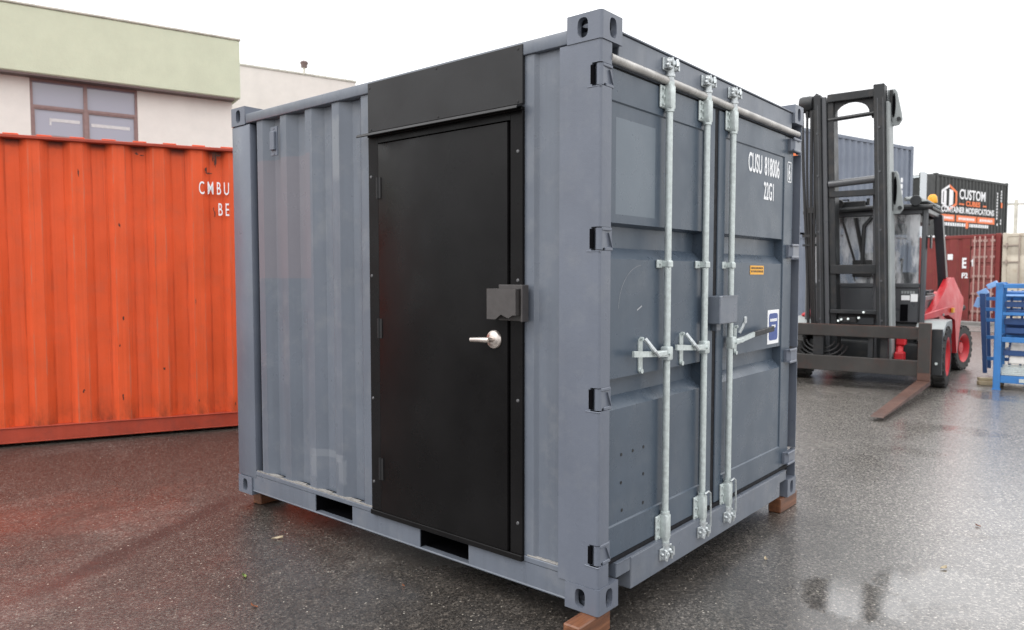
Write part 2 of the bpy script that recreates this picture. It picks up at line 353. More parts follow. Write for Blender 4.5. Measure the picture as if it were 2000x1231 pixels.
# ------------------------------------------------------------------ mesh helpers
class MB:
    """collects shapes and links them as ONE mesh object"""
    def __init__(s): s.bm = bmesh.new(); s.mats = []; s.cur = 0; s.sharp = 32
    def use(s, mat):
        if mat not in s.mats: s.mats.append(mat)
        s.cur = s.mats.index(mat); return s
    def _add(s, vs, fs, mtx=None):
        bv = [s.bm.verts.new(mtx @ Vector(v) if mtx else v) for v in vs]
        out = []
        for f in fs:
            try:
                x = s.bm.faces.new([bv[i] for i in f]); x.material_index = s.cur; out.append(x)
            except ValueError: pass
        return out
    def box(s, x0, x1, y0, y1, z0, z1, bev=0, mtx=None, seg=1):
        if x0 > x1: x0, x1 = x1, x0
        if y0 > y1: y0, y1 = y1, y0
        if z0 > z1: z0, z1 = z1, z0
        vs = [(x0, y0, z0), (x1, y0, z0), (x1, y1, z0), (x0, y1, z0), (x0, y0, z1), (x1, y0, z1), (x1, y1, z1), (x0, y1, z1)]
        fs = [(3, 2, 1, 0), (4, 5, 6, 7), (0, 1, 5, 4), (1, 2, 6, 5), (2, 3, 7, 6), (3, 0, 4, 7)]
        f = s._add(vs, fs, mtx)
        if bev:
            es = list({e for x in f for e in x.edges})
            b = min(bev, .45*min(x1-x0, y1-y0, z1-z0))
            r = bmesh.ops.bevel(s.bm, geom=es, offset=b, segments=seg, affect='EDGES', profile=.5)
            for x in r['faces']: x.material_index = s.cur
        return s
    def prism(s, pts, a, b, axis='z', mtx=None, bev=0):
        """polygon pts in the two other axes, extruded from a to b along axis"""
        def mk(p, c):
            if axis == 'z': return (p[0], p[1], c)
            if axis == 'y': return (p[0], c, p[1])
            return (c, p[0], p[1])
        n = len(pts)
        area = sum(pts[i][0]*pts[(i+1) % n][1]-pts[(i+1) % n][0]*pts[i][1] for i in range(n))
        flip = (area < 0) != (axis == 'y')
        if flip: pts = pts[::-1]
        if a > b: a, b = b, a
        vs = [mk(p, a) for p in pts]+[mk(p, b) for p in pts]
        fs = [tuple(range(n))[::-1], tuple(range(n, 2*n))]+[(i, (i+1) % n, n+(i+1) % n, n+i) for i in range(n)]
        f = s._add(vs, fs, mtx)
        if bev:
            es = list({e for x in f for e in x.edges})
            r = bmesh.ops.bevel(s.bm, geom=es, offset=bev, segments=1, affect='EDGES')
            for x in r['faces']: x.material_index = s.cur
        return s
    def tube(s, path, r, seg=12, cap=True, mtx=None, radii=None):
        P = [Vector(p) for p in path]; n = len(P); rings = []
        up = None
        vs = []; fs = []
        for i, p in enumerate(P):
            t = (P[min(i+1, n-1)]-P[max(i-1, 0)]).normalized()
            if up is None:
                up = t.cross(Vector((0, 0, 1)))
                if up.length < .1: up = t.cross(Vector((1, 0, 0)))
            up = (up-t*up.dot(t)).normalized(); v = t.cross(up)
            rr = radii[i] if radii else r
            for k in range(seg):
                a = 2*math.pi*k/seg
                vs.append(p+(up*math.cos(a)+v*math.sin(a))*rr)
        for i in range(n-1):
            for k in range(seg):
                a = i*seg+k; b = i*seg+(k+1) % seg
                fs.append((a, b, b+seg, a+seg))
        if cap:
            fs.append(tuple(range(seg))[::-1]); fs.append(tuple(range((n-1)*seg, n*seg)))
        s._add([tuple(v) for v in vs], fs, mtx); return s
    def lathe(s, prof, axis='y', seg=32, mtx=None):
        """prof: list of (radius, h) revolved round an axis"""
        vs = []; fs = []; n = len(prof)
        for r, h in prof:
            for k in range(seg):
                a = 2*math.pi*k/seg; c, d = r*math.cos(a), r*math.sin(a)
                vs.append((c, h, d) if axis == 'y' else ((c, d, h) if axis == 'z' else (h, c, d)))
        for i in range(n-1):
            for k in range(seg):
                a = i*seg+k; b = i*seg+(k+1) % seg
                fs.append((a, b, b+seg, a+seg))
        s._add(vs, fs, mtx); return s
    def blob(s, c, r, sc=(1, 1, 1), sub=2):
        ret = bmesh.ops.create_icosphere(s.bm, subdivisions=sub, radius=r)
        for v in ret['verts']:
            v.co = Vector((v.co.x*sc[0]+c[0], v.co.y*sc[1]+c[1], v.co.z*sc[2]+c[2]))
        for f in {f for v in ret['verts'] for f in v.link_faces}: f.material_index = s.cur
        return s
    def quad(s, a, b, c, d): s._add([a, b, c, d], [(0, 1, 2, 3)]); return s
    def build(s, name, mat=None, parent=None, loc=None, smooth=True, label=None):
        bmesh.ops.recalc_face_normals(s.bm, faces=s.bm.faces)
        me = bpy.data.meshes.new(name); s.bm.to_mesh(me); s.bm.free()
        for k in (s.mats or [mat]): me.materials.append(M[k])
        if smooth and len(me.polygons):
            me.shade_smooth(); me.set_sharp_from_angle(angle=R(s.sharp))
        o = bpy.data.objects.new(name, me); COL.objects.link(o)
        if parent is not None: o.parent = parent
        if loc: o.location = loc
        if label: o['label'] = label
        return o

def thing(name, label, cat, loc=(0, 0, 0), rotz=0, group=None):
    o = bpy.data.objects.new(name, None); COL.objects.link(o)
    o.empty_display_size = .2
    o.location = loc; o.rotation_euler = (0, 0, rotz); o['label'] = label; o['category'] = cat
    if group: o['group'] = group
    return o
def tag(o, label, cat, group=None):
    o['label'] = label; o['category'] = cat
    if group: o['group'] = group
    return o
def structure(o): o['kind'] = 'structure'; return o

def corrugated(mb, u0, u1, z0, z1, outer, inner, back, axis, pitch=.278, out_w=.072, slope=.068, phase=0., mtx=None):
    """trapezoid sheet; axis 'y': runs along y with its faces at x; axis 'x': runs along x with faces at y"""
    mb.sharp = 14
    pts = []
    u = u0-pitch+phase
    marks = []
    while u < u1+pitch:
        marks += [(u, outer), (u+out_w, outer), (u+out_w+slope, inner), (u+pitch-slope, inner)]
        u += pitch
    def val(x):
        for (a, va), (b, vb) in zip(marks, marks[1:]):
            if a <= x <= b: return va+(vb-va)*((x-a)/(b-a) if b > a else 0)
        return inner
    pts = [(u0, val(u0))]+[p for p in marks if u0 < p[0] < u1]+[(u1, val(u1))]
    poly = pts+[(u1, back), (u0, back)]
    if axis == 'y': mb.prism([(v, u) for u, v in poly], z0, z1, 'z', mtx)
    else: mb.prism(poly, z0, z1, 'z', mtx)

def text_obj(name, body, size, mat, parent, loc, rot, sx=1., bold=0., align='LEFT', extrude=.001, label=None):
    cu = bpy.data.curves.new(name+'_curve', 'FONT'); cu.body = body; cu.size = size
    cu.offset = bold; cu.extrude = extrude; cu.align_x = align; cu.resolution_u = 4
    tmp = bpy.data.objects.new('tmp', cu); COL.objects.link(tmp)
    dg = bpy.context.evaluated_depsgraph_get()
    me = bpy.data.meshes.new_from_object(tmp.evaluated_get(dg))
    bpy.data.objects.remove(tmp)
    me.name = name; me.materials.clear(); me.materials.append(M[mat])
    o = bpy.data.objects.new(name, me); COL.objects.link(o)
    me.transform(Matrix.Diagonal((sx, 1, 1, 1)))
    mt = Matrix.LocRotScale(Vector(loc), rot.to_quaternion() if hasattr(rot, 'to_quaternion') else rot, None)
    me.transform(mt)
    if parent is not None: o.parent = parent
    if label: o['label'] = label
    return o
from mathutils import Euler
ROT_END = Euler((R(90), 0, 0))            # reads along +x, faces -y
ROT_LEFT = Euler((R(90), 0, R(-90)))      # reads along -y, faces -x

def holed_face(mb, w, h, hw, hh, depth, mtx, seg=32):
    """w x h face (origin at centre, in local xy, outward +z) with an oblong hole and inward collar"""
    inner = []; outer = []
    r = min(hw, hh)/2
    angs = sorted(set([2*math.pi*k/seg for k in range(seg)]+[math.atan2(sy*h/2, sx*w/2) % (2*math.pi) for sx in (1, -1) for sy in (1, -1)]))
    for a in angs:
        c, d = math.cos(a), math.sin(a)
        k = min(w/2/abs(c) if abs(c) > 1e-6 else 1e9, h/2/abs(d) if abs(d) > 1e-6 else 1e9)
        outer.append((c*k, d*k, 0))
        # superellipse-ish oblong
        p = 3.0
        q = 1/((abs(c)/(hw/2))**p+(abs(d)/(hh/2))**p)**(1/p)
        inner.append((c*q, d*q, 0))
    n = len(angs)
    vs = outer+inner+[(x, y, -depth) for x, y, z in inner]
    fs = []
    for i in range(n):
        j = (i+1) % n
        fs.append((i, j, n+j, n+i)); fs.append((n+i, n+j, 2*n+j, 2*n+i))
    mb._add(vs, fs, mtx)

def casting(mb, cx, cy, cz, sx, sy, top, mat='grey_post'):
    """ISO corner fitting with its outer corner at (cx,cy); sx, sy = direction inwards"""
    X, Y, Z, rr = .162, .178, .118, .014
    z0, z1 = cz, cz+Z; zm = (z0+z1)/2
    ox, oy = cx+sx*X, cy+sy*Y
    mb.use(mat)
    def frame(o, ux, uy):
        ux, uy = Vector(ux), Vector(uy); uz = ux.cross(uy)
        return Matrix(((ux.x, uy.x, uz.x, o[0]), (ux.y, uy.y, uz.y, o[1]), (ux.z, uy.z, uz.z, o[2]), (0, 0, 0, 1)))
    # side face (x = cx) and end face (y = cy), both stopping short of the rounded edge
    holed_face(mb, Y-rr, Z, .054, .084, .028, frame((cx, cy+sy*(Y+rr)/2, zm), (0, -sx, 0), (0, 0, 1)))
    holed_face(mb, X-rr, Z, .054, .084, .028, frame((cx+sx*(X+rr)/2, cy, zm), (sy, 0, 0), (0, 0, 1)))
    arc = []
    for k in range(6):
        a = R(90*k/5); arc.append((cx+sx*rr*(1-math.cos(a)), cy+sy*rr*(1-math.sin(a))))
    vs = [(x, y, z0) for x, y in arc]+[(x, y, z1) for x, y in arc]
    mb._add(vs, [(k, k+1, 7+k, 6+k) for k in range(5)])
    # holed outer cap and plain inner cap
    zc, oz = (z1, z0) if top else (z0, z1)
    outl = arc+[(ox, cy), (ox, oy), (cx, oy)]
    outl = arc[::-1]
    poly = [(ox, cy), (ox, oy), (cx, oy)]+arc          # arc runs from the side face to the end face
    mb._add([(x, y, oz) for x, y in poly], [tuple(range(len(poly)))])
    xm, ym = (cx+ox)/2, (cy+oy)/2
    n = len(poly); N_ = 32
    hole = [(xm+.032*math.cos(2*math.pi*k/N_), ym+.060*math.sin(2*math.pi*k/N_)) for k in range(N_)]
    vo = [mb.bm.verts.new((x, y, zc)) for x, y in poly]; vi = [mb.bm.verts.new((x, y, zc)) for x, y in hole]
    es = [mb.bm.edges.new((vo[i], vo[(i+1) % n])) for i in range(n)]+[mb.bm.edges.new((vi[i], vi[(i+1) % N_])) for i in range(N_)]
    r = bmesh.ops.triangle_fill(mb.bm, use_beauty=True, edges=es)
    for f in r['geom']:
        if isinstance(f, bmesh.types.BMFace): f.material_index = mb.cur
    zi = zc-.028 if top else zc+.028
    mb._add([(x, y, zc) for x, y in hole]+[(x, y, zi) for x, y in hole], [(k, (k+1) % N_, N_+(k+1) % N_, N_+k) for k in range(N_)])
    # inner faces
    mb._add([(ox, cy, z0), (ox, oy, z0), (ox, oy, z1), (ox, cy, z1)], [(0, 1, 2, 3)])
    mb._add([(cx, oy, z0), (ox, oy, z0), (ox, oy, z1), (cx, oy, z1)], [(0, 1, 2, 3)])
    bmesh.ops.remove_doubles(mb.bm, verts=mb.bm.verts, dist=1e-5)

# ================================================================== GROUND
mb = MB(); mb.quad((-150, -150, 0), (250, -150, 0), (250, 150, 0), (-150, 150, 0))
structure(mb.build('ground', 'asphalt', smooth=False))

# ================================================================== MAIN CONTAINER
W, LEN, H = 2.438, 2.96, 2.591
box = thing('storage_container', 'slate grey ten foot steel container on wooden blocks with a black side door', 'container', (0, 0, .1))

for (cx, cy, sx, sy) in ((0, 0, 1, 1), (W, 0, -1, 1), (0, LEN, 1, -1), (W, LEN, -1, -1)):
    for top in (0, 1):
        mb = MB(); casting(mb, cx, cy, H-.118 if top else 0, sx, sy, top)
        mb.build('corner_casting', None, box)

# near corner post with hinge pockets
HZ = [(2.285, 2.374), (1.593, 1.686), (.902, .996), (.221, .308)]
Z0, Z1 = .119, 2.472
def door_post(X0, sx, wide):
    """hollow door post: rounded outer edge, cut away at the hinges; sx = direction inwards"""
    mb = MB()
    rr = .013
    arc = [(X0+sx*(.004+rr*(1-math.cos(R(a)))), .005+rr*(1-math.sin(R(a)))) for a in range(0, 91, 15)]
    tail = [(X0+sx*.088, .005), (X0+sx*.088, .050), (X0+sx*.06, .050)] if X0 == 0 else [(X0+sx*.022, .005), (X0+sx*.022, .070), (X0+sx*.06, .070)]
    full = [(X0+sx*.06, wide), (X0+sx*.004, wide)]+arc+tail
    yc_ = .050 if X0 == 0 else .070
    cut = [(X0+sx*.06, wide), (X0+sx*.004, wide), (X0+sx*.004, yc_), (X0+sx*.06, yc_)]
    zs = [Z0]+[v for a, b in sorted(HZ) for v in (a-.004, b+.004)]+[Z1]
    for i, (a, b) in enumerate(zip(zs, zs[1:])):
        mb.prism(full if i % 2 == 0 else cut, a, b)
    bmesh.ops.remove_doubles(mb.bm, verts=mb.bm.verts, dist=1e-5)
    return mb.build('corner_post', 'grey_post', box)
door_post(0, 1, .219); door_post(W, -1, .2)
mb = MB(); mb.box(.005, .06, LEN-.225, LEN-.004, Z0, Z1, .010, seg=2); mb.build('corner_post', 'grey_post', box)
mb = MB(); mb.box(W-.06, W-.005, LEN-.18, LEN-.004, Z0, Z1, .010); mb.build('corner_post', 'grey_post', box)

# rails
for xa, xb in ((.006, .066), (W-.066, W-.006)):
    mb = MB(); mb.box(xa-.004 if xa < 1 else xa, xb if xa < 1 else xb+.004, .179, LEN-.179, 2.478, 2.539, .006, seg=2)
    mb.build('top_rail', 'grey', box)
for flip in (0, 1):
    mb = MB(); mb.use('grey'); 
    f = (lambda x: W-x) if flip else (lambda x: x)
    ys = [.179, .781, 1.137, 1.711, 2.072, LEN-.179]
    for a, b in zip(ys[::2], ys[1::2]):
        mb.box(f(.010), f(.016), a, b, .037, .140)
    mb.box(f(.008), f(.055), .179, LEN-.179, .1405, .170, .004)
    mb.box(f(.0065), f(.05), .179, LEN-.179, .026, .0365, .003)
    mb.use('dark')  # pocket insides painted near black for shade, back wall added to close them
    for a, b in ((.781, 1.137), (1.711, 2.072)):
        mb.box(f(.017), f(1.1), a-.012, a-.001, .028, .139); mb.box(f(.017), f(1.1), b+.001, b+.012, .028, .139)
        mb.box(f(.06), f(1.1), a, b, .028, .034); mb.box(f(.22), f(.23), a, b, .0345, .139); mb.box(f(.056), f(.22), a, b, .1345, .1400)
    mb.build('bottom_rail', None, box)

# side sheets
mb = MB()
SZ0, SZ1 = .171, 2.477
corrugated(mb, 1.49, LEN-.226, SZ0, SZ1, .016, .062, .068, 'y', pitch=.266, out_w=.066, slope=.066, phase=.045)
mb.prism([(.030, .2195), (.030, .40), (.052, .40), (.056, .2195)], SZ0, SZ1)
mb.prism([(.014, .3685), (.014, .455), (.05, .455), (.05, .335), (.044, .335)], SZ0, SZ1)
mb.build('side_panel', 'grey', box)
mb = MB(); corrugated(mb, .201, LEN-.181, SZ0, SZ1, W-.014, W-.05, W-.056, 'y'); mb.build('side_panel', 'grey', box)
mb = MB(); corrugated(mb, .061, W-.061, .171, 2.477, LEN-.014, LEN-.05, LEN-.056, 'x'); mb.build('end_wall', 'grey', box)
mb = MB()
for a in range(10):
    y0 = .2+a*.256
    mb.box(.067, W-.067, y0, y0+.14, 2.535, 2.553, .006)
mb.box(.0665, W-.0665, .03, LEN-.03, 2.515, 2.534); mb.build('roof', 'grey', box)
mb = MB(); mb.box(.058, W-.058, .09, LEN-.06, .141, .169); mb.build('floor', 'dark', box)
# sealant bead along the foot of the sheets
mb = MB()
y = 1.53
while y < LEN-.25:
    d = .014 if (int((y-1.53)/.133) % 2 == 0) else .046
    mb.box(.0095, .012+d*.6, y, y+.133, .1702, .1765+random.random()*.003, 0); y += .133
mb.build('sealant', 'caulk', box)
mb = MB(); mb.box(.0095, .028, .225, .405, .1702, .177, .002); mb.build('sealant', 'caulk', box)
# sooty paint runs: small patch of overspray under the second rib
# end frame
mb = MB()
mb.box(.163, W-.163, .020, .07, 2.430, 2.534, .004)
mb.box(.163, W-.163, .012, .09, 2.5345, 2.543, .002)
mb.box(.089, W-.05, .03, .07, 2.391, 2.4295)
mb.build('door_header', 'grey', box)
mb = MB(); mb.tube([(.086, .016, 2.412), (W-.06, .016, 2.412)], .019, 12); mb.build('rain_gutter', 'gutter', box)
mb = MB()
mb.box(.285, W-.285, .008, .08, .030, .182, .004)
mb.box(.163, .2845, .012, .08, .119, .1815, .003); mb.box(W-.2845, W-.163, .012, .08, .119, .1815, .003)
mb.box(.163, W-.163, .0085, .03, .1825, .1865, .001)
mb.build('door_sill', 'grey', box)
mb = MB(); mb.box(.09, W-.05, .030, .06, .1875, .208); mb.build('gasket', 'gasket', box)
mb = MB(); mb.box(.094, W-.06, .04, .06, 2.381, 2.3905); mb.build('gasket', 'gasket', box)

# cargo doors
def cargo_door(x0, x1, s0, s1):
    mb = MB()
    mb.box(x0, s0, .033, .099, .209, 2.380, .004); mb.box(s1, x1, .033, .099, .209, 2.380, .004)
    y, yi = .033, .040
    prof = [(y, .209), (y, .350), (yi, .356), (yi, .880), (.092, .932), (.092, 1.008), (yi, 1.021), (yi, 1.556), (.092, 1.608), (.092, 1.704), (yi, 1.716), (yi, 2.240), (y, 2.246), (y, 2.380), (.10, 2.380), (.10, .209)]
    mb.prism(prof, s0+.0005, s1-.0005, 'x')
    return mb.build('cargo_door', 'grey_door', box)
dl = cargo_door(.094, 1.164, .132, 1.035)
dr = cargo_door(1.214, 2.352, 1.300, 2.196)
mb = MB(); mb.box(1.1645, 1.2135, .040, .08, .209, 2.380); mb.build('door_seal', 'gasket', box)
# drilled holes and scratches on the left door
for (x, z) in ((.243, .665), (.345, .665), (.443, .665), (.243, .535), (.443, .535), (.252, .405), (.443, .395)):
    mb = MB(); mb.lathe([(0, .0385), (.008, .0385), (.008, .0405), (0, .0405)], 'y', 10, Matrix.Translation((x, 0, z))); mb.build('drill_hole', 'black_steel', dl)
mb = MB()
for i in range(14):
    a = R(95+i*6); p = (.42+.21*math.cos(a), .0388, 1.33+.2*math.sin(a)); a2 = a+R(6.2)
    q = (.42+.21*math.cos(a2), .0388, 1.33+.2*math.sin(a2)); w_ = .0012
    mb._add([p, q, (q[0]-w_, q[1], q[2]+w_), (p[0]-w_, p[1], p[2]+w_)], [(0, 1, 2, 3)])
mb.build('scratch', 'grey_edge', dl)
mb = MB(); mb._add([(.372, .0388, 1.318), (.415, .0388, 1.337), (.413, .0388, 1.343), (.370, .0388, 1.325)], [(0, 1, 2, 3)])
mb.build('scratch', 'grey_edge', dl)

# hinges
for a, b in HZ:
    mb = MB()
    mb.tube([(.024, .022, a), (.024, .022, b)], .0165, 12)
    mb.prism([(.024, .0065), (.094, .012), (.135, .029), (.135, .0325), (.024, .036)], a+.008, b-.008, 'z')
    mb.box(.045, .105, .004, .014, a-.004, a+.012, .003); mb.box(.02, .095, .003, .014, b-.012, b+.003, .003)
    mb.prism([(.10, a+.01), (.104, a+.01), (.075, b-.02), (.071, b-.02)], .003, .012, 'y')
    mb.use('grey_post')
    mb.box(.002, .02, .004, .075, a-.010, a-.004, .002)
    o = mb.build('hinge', 'grey_post', box)
    mb = MB(); mb.box(.0037, .012, .041, .058, a+.004, b-.004, 0); mb.build('hinge_shade_block', 'dark', o)  # black block standing in for the shaded hole beside the hinge
for a, b in HZ:
    mb = MB()
    mb.tube([(W-.024, .022, a), (W-.024, .022, b)], .0165, 12)
    mb.prism([(W-.024, .0065), (W-.16, -.004), (W-.19, .015), (W-.19, .0325), (W-.024, .036)], a+.006, b-.006, 'z')
    mb.box(W-.19, W-.06, -.010, .002, a, a+.016, .004); mb.box(W-.19, W-.06, -.010, .002, b-.016, b, .004)
    mb.build('hinge', 'grey_post', box)
# gasket black strip stands in for shade between the right door and its post
mb = MB(); mb.box(2.3525, W-.0225, .058, .068, .13, 2.46); mb.build('gasket', 'gasket', box)  # no real gasket here, a strip standing in for shade

# lock rods
def lock_rod(x, side, grip):
    y = .008
    mb = MB(); mb.tube([(x, y, .150), (x, y, 2.47)], .0168, 16)
    rod = mb.build('lock_rod', 'galv', box)
    # cams at both ends
    for z, s in ((2.482, 1), (.112, -1)):
        mb = MB()
        mb.tube([(x, y, z-s*.08), (x, y, z+s*.026)], .0205, 14)
        mb.tube([(x, y, z-s*.052), (x, y, z-s*.040)], .025, 14)
        mb.blob((x, y-.004, z+s*.010), .026, (1.15, .95, .8))
        for dx, dz, rr in ((-.036, .012, .017), (.036, .012, .017), (-.020, -.012, .013), (.022, -.010, .013), (-.048, -.006, .011), (.050, .000, .011)):
            mb.blob((x+dx, y-.014, z+s*dz), rr, (1, 1.1, .9))
        mb.tube([(x-.04, y-.010, z+s*.012), (x+.04, y-.010, z+s*.012)], .012, 8)
        for dx in (-.020, .020): mb.tube([(x+dx, y-.03, z-s*.004), (x+dx*1.3, y-.024, z+s*.030)], .008, 8)
        mb.build('cam', 'galv_bright', rod)
        mb = MB()
        for dx in (-.052, .036): mb.prism([(x+dx, z-.018), (x+dx+.016, z-.018), (x+dx+.012, z+.024), (x+dx+.004, z+.028)], -.018 if s > 0 else -.022, .020 if s > 0 else .0075, 'y')
        mb.box(x-.058, x+.058, .012 if s > 0 else -.001, .0195 if s > 0 else .0075, z-.026, z+.032, .002)
        mb.build('cam_keeper', 'galv_bright', rod)
    # end guides
    for z0, z1 in ((2.278, 2.392), (.178, .306)):
        mb = MB()
        mb.box(x-.024, x+.024, y-.022, .0325, z0, z1, .008, seg=2)
        mb.box(x-.062, x-.024, .020, .0322, z0+.004, z1-.004, .004)
        for k in range(3):
            zz = z0+.02+k*(z1-z0-.04)/2
            mb.tube([(x-.045, .012, zz), (x-.045, .021, zz)], .0075, 8)
        mb.tube([(x, y, z0-.012), (x, y, z0+.01)], .0225, 12); mb.tube([(x, y, z1-.01), (x, y, z1+.014)], .0225, 12)
        mb.build('rod_guide', 'galv', rod)
    # middle guide
    mb = MB()
    mb.box(x-.020, x+.022, y-.020, .0395, 1.520, 1.556, .006); mb.box(x-.064, x-.018, .026, .0395, 1.518, 1.558, .004)
    mb.tube([(x-.044, .018, 1.538), (x-.044, .027, 1.538)], .006, 8)
    mb.build('rod_guide', 'galv', rod)
    # handle
    s = side
    mb = MB()
    mb.box(x-s*.020, x+s*.034, y-.026, y+.018, 1.070, 1.138, .008, seg=2)
    mb.tube([(x+s*.022, y-.034, 1.104), (x+s*.022, y+.02, 1.104)], .008, 8)
    ang = .060*s if s < 0 else .05
    L_ = .345 if s < 0 else .30
    p0, p1 = (x+s*.030, 1.106), (x+s*L_, 1.106+(.022 if s < 0 else .028))
    mb.prism([(p0[0], p0[1]-.016), (p1[0], p1[1]-.014), (p1[0], p1[1]+.014), ((p0[0]+p1[0])/2, (p0[1]+p1[1])/2+.011), (p0[0], p0[1]+.016)], y-.024, y-.012, 'y')
    mb.box(min(x+s*.04, x+s*.13), max(x+s*.04, x+s*.13), y-.027, y-.010, 1.096, 1.122, .004)
    hd = mb.build('handle', 'galv', rod)
    if grip:
        mb = MB(); q0 = p1; q1 = (x+s*.60, 1.152)
        mb.prism([(q0[0], q0[1]-.016), (q1[0], q1[1]-.018), (q1[0], q1[1]+.015), (q0[0], q0[1]+.016)], y-.027, y-.009, 'y', bev=.004)
        mb.build('handle_grip', 'grip', rod)
    # retainer plate and catch
    xr = x+s*(.205 if s < 0 else .135)
    mb = MB()
    pl = []
    for k in range(24):
        a = 2*math.pi*k/24; pl.append((xr+.019*math.cos(a), 1.108+(.058 if math.sin(a) > 0 else -.058)+.026*math.sin(a)))
    mb.prism(pl, .034, .0395, 'y')
    mb.tube([(xr, .02, 1.186), (xr, .036, 1.186)], .009, 8); mb.tube([(xr, .024, 1.034), (xr, .036, 1.034)], .012, 10)
    mb.build('handle_retainer', 'galv', rod)
    mb = MB()
    if s < 0:
        mb.tube([(xr, .012, 1.186), (xr+.008, -.004, 1.165), (xr+.024, -.026, 1.130), (xr+.062, -.030, 1.100)], .012, 8, radii=[.011, .010, .011, .008])
    else:
        mb.tube([(xr, .012, 1.15), (xr+.01, .0, 1.18), (xr+.022, -.012, 1.225)], .010, 8)
        mb.box(xr+.006, xr+.036, -.020, -.008, 1.205, 1.245, .004)
    mb.build('handle_catch', 'galv_bright', rod)
    return rod
r1 = lock_rod(.604, -1, 0)
r2 = lock_rod(1.012, -1, 0)
r3 = lock_rod(1.338, 1, 1)
# seal wires looped through the lower guides of two rods
for rod, x in ((r2, 1.012), (r3, 1.338)):
    mb = MB()
    pts = [(x-.02, -.018, .320), (x+.012, -.022, .330), (x+.036, -.024, .315), (x+.048, -.02, .26), (x+.045, -.022, .19), (x+.05, -.02, .13)]
    mb.tube(pts, .0055, 6); mb.build('seal_wire', 'galv_bright', rod)

# lock box between the doors
mb = MB(); mb.box(1.075, 1.300, -.050, .034, 1.222, 1.372, .005); 
mb.box(1.145, 1.20, .0, .034, 1.18, 1.2215, .004)
mb.box(1.11, 1.302, -.0525, -.0505, 1.366, 1.374); mb.build('lock_box', 'grey', box)

# lettering and labels on the right door
text_obj('lettering', 'CUSU', .158, 'white', dr, (1.625, .0388, 2.100), ROT_END, .52, .0022)
text_obj('lettering', '818006', .158, 'white', dr, (1.875, .0388, 2.100), ROT_END, .52, .0022)
mb = MB(); 
for a, b, c, d in ((2.245, 2.322, 2.090, 2.097), (2.245, 2.322, 2.216, 2.223), (2.245, 2.251, 2.090, 2.223), (2.316, 2.322, 2.090, 2.223)): mb.box(a, b, .0318, .0329, c, d)
mb.build('number_frame', 'white', dr)
text_obj('lettering', '6', .145, 'white', dr, (2.260, .0318, 2.106), ROT_END, .52, .0022)
text_obj('lettering', '22G1', .150, 'white', dr, (1.868, .0388, 1.952), ROT_END, .52, .0022)
mb = MB(); mb.box(1.680, 1.888, .0375, .0396, 1.487, 1.541); lab = mb.build('sticker', 'yellow', dr, label='yellow warning sticker')
mb = MB()
for r_ in range(2):
    x = 1.692
    while x < 1.872:
        w_ = .006+.008*random.random(); mb.box(x, x+w_, .0369, .0374, 1.500+r_*.020, 1.512+r_*.020); x += w_+.006
mb.build('sticker_print', 'black_steel', lab)
mb = MB(); mb.box(1.968, 2.158, .0375, .0396, 1.045, 1.262, 0); lab = mb.build('sticker', 'white', dr, label='white bordered blue notice sticker')
mb = MB(); mb.box(1.990, 2.136, .0365, .0374, 1.072, 1.238, .0)
def rrect(x0, x1, z0, z1, r_, n=5):
    P = []
    for cx, cz, a0 in ((x1-r_, z1-r_, 0), (x0+r_, z1-r_, 90), (x0+r_, z0+r_, 180), (x1-r_, z0+r_, 270)):
        for k in range(n+1):
            a = R(a0+90*k/n); P.append((cx+r_*math.cos(a), cz+r_*math.sin(a)))
    return P
mb.bm.free(); mb = MB(); mb.prism(rrect(1.990, 2.136, 1.068, 1.240, .022), .0362, .0374, 'y'); mb.build('sticker_field', 'blue_label', lab)
for z, xa, xb in ((1.188, 2.004, 2.122), (1.148, 2.032, 2.096)):
    mb = MB(); mb.box(xa, xb, .0352, .0361, z, z+.003)
    x = xa
    while x < xb:
        w_ = .006+.006*random.random(); mb.box(x, min(xb, x+w_), .0350, .0361, z+.0005, z+.018); x += w_+.0035
    mb.build('sticker_print', 'white', lab)

# ---- black personnel door assembly on the long side
mb = MB()
mb.box(-.004, .034, .423, 1.517, 2.262, 2.528, .002)
hp = mb.build('header_panel', 'black_steel', box)
for y, z in ((.45, 2.275), (.45, 2.51), (1.49, 2.275), (1.50, 2.50), (.98, 2.515), (.97, 2.275)):
    mb = MB(); mb.lathe([(0, -.0065), (.006, -.006), (.007, -.004)], 'x', 10, Matrix.Translation((0, y, z))); mb.build('screw', 'black_steel', hp)
mb = MB()
mb.prism([(-.004, 2.261), (-.052, 2.246), (-.058, 2.234), (-.053, 2.231), (-.048, 2.240), (-.004, 2.252)], .415, 1.553, 'y')
mb.build('drip_cap', 'black_steel', box)
mb = MB()
mb.box(-.003, .05, .423, .4955, .172, 2.2335, .002)      # latch jamb
mb.box(-.003, .05, 1.4345, 1.517, .172, 2.2335, .002)    # hinge jamb
mb.box(-.010, .05, .423, 1.517, 2.2340, 2.2505, .002)
mb.box(-.003, .05, .4957, 1.4343, 2.1975, 2.2337, .001)
mb.box(-.012, .05, .420, 1.520, .143, .1715, .003)
df_ = mb.build('door_frame', 'black_coat', box)
for y, z in ((.45, 2.05), (.45, 1.46), (.45, .9), (.45, .32), (1.495, 2.02), (1.497, 1.48), (1.497, .80), (1.497, .33)):
    mb = MB(); mb.lathe([(0, -.0075), (.007, -.0065), (.009, -.003)], 'x', 10, Matrix.Translation((0, y, z))); mb.build('screw', 'screw', df_)
mb = MB(); mb.box(-.011, .04, .5075, 1.4265, .1745, 2.1905, .003, seg=2)
pd = mb.build('personnel_door', 'black_coat', box)
mb = MB(); mb.box(.020, .0495, .4958, .5072, .1745, 2.197); mb.box(.020, .0495, 1.4268, 1.4343, .1745, 2.197); mb.build('door_seal', 'dark', df_)
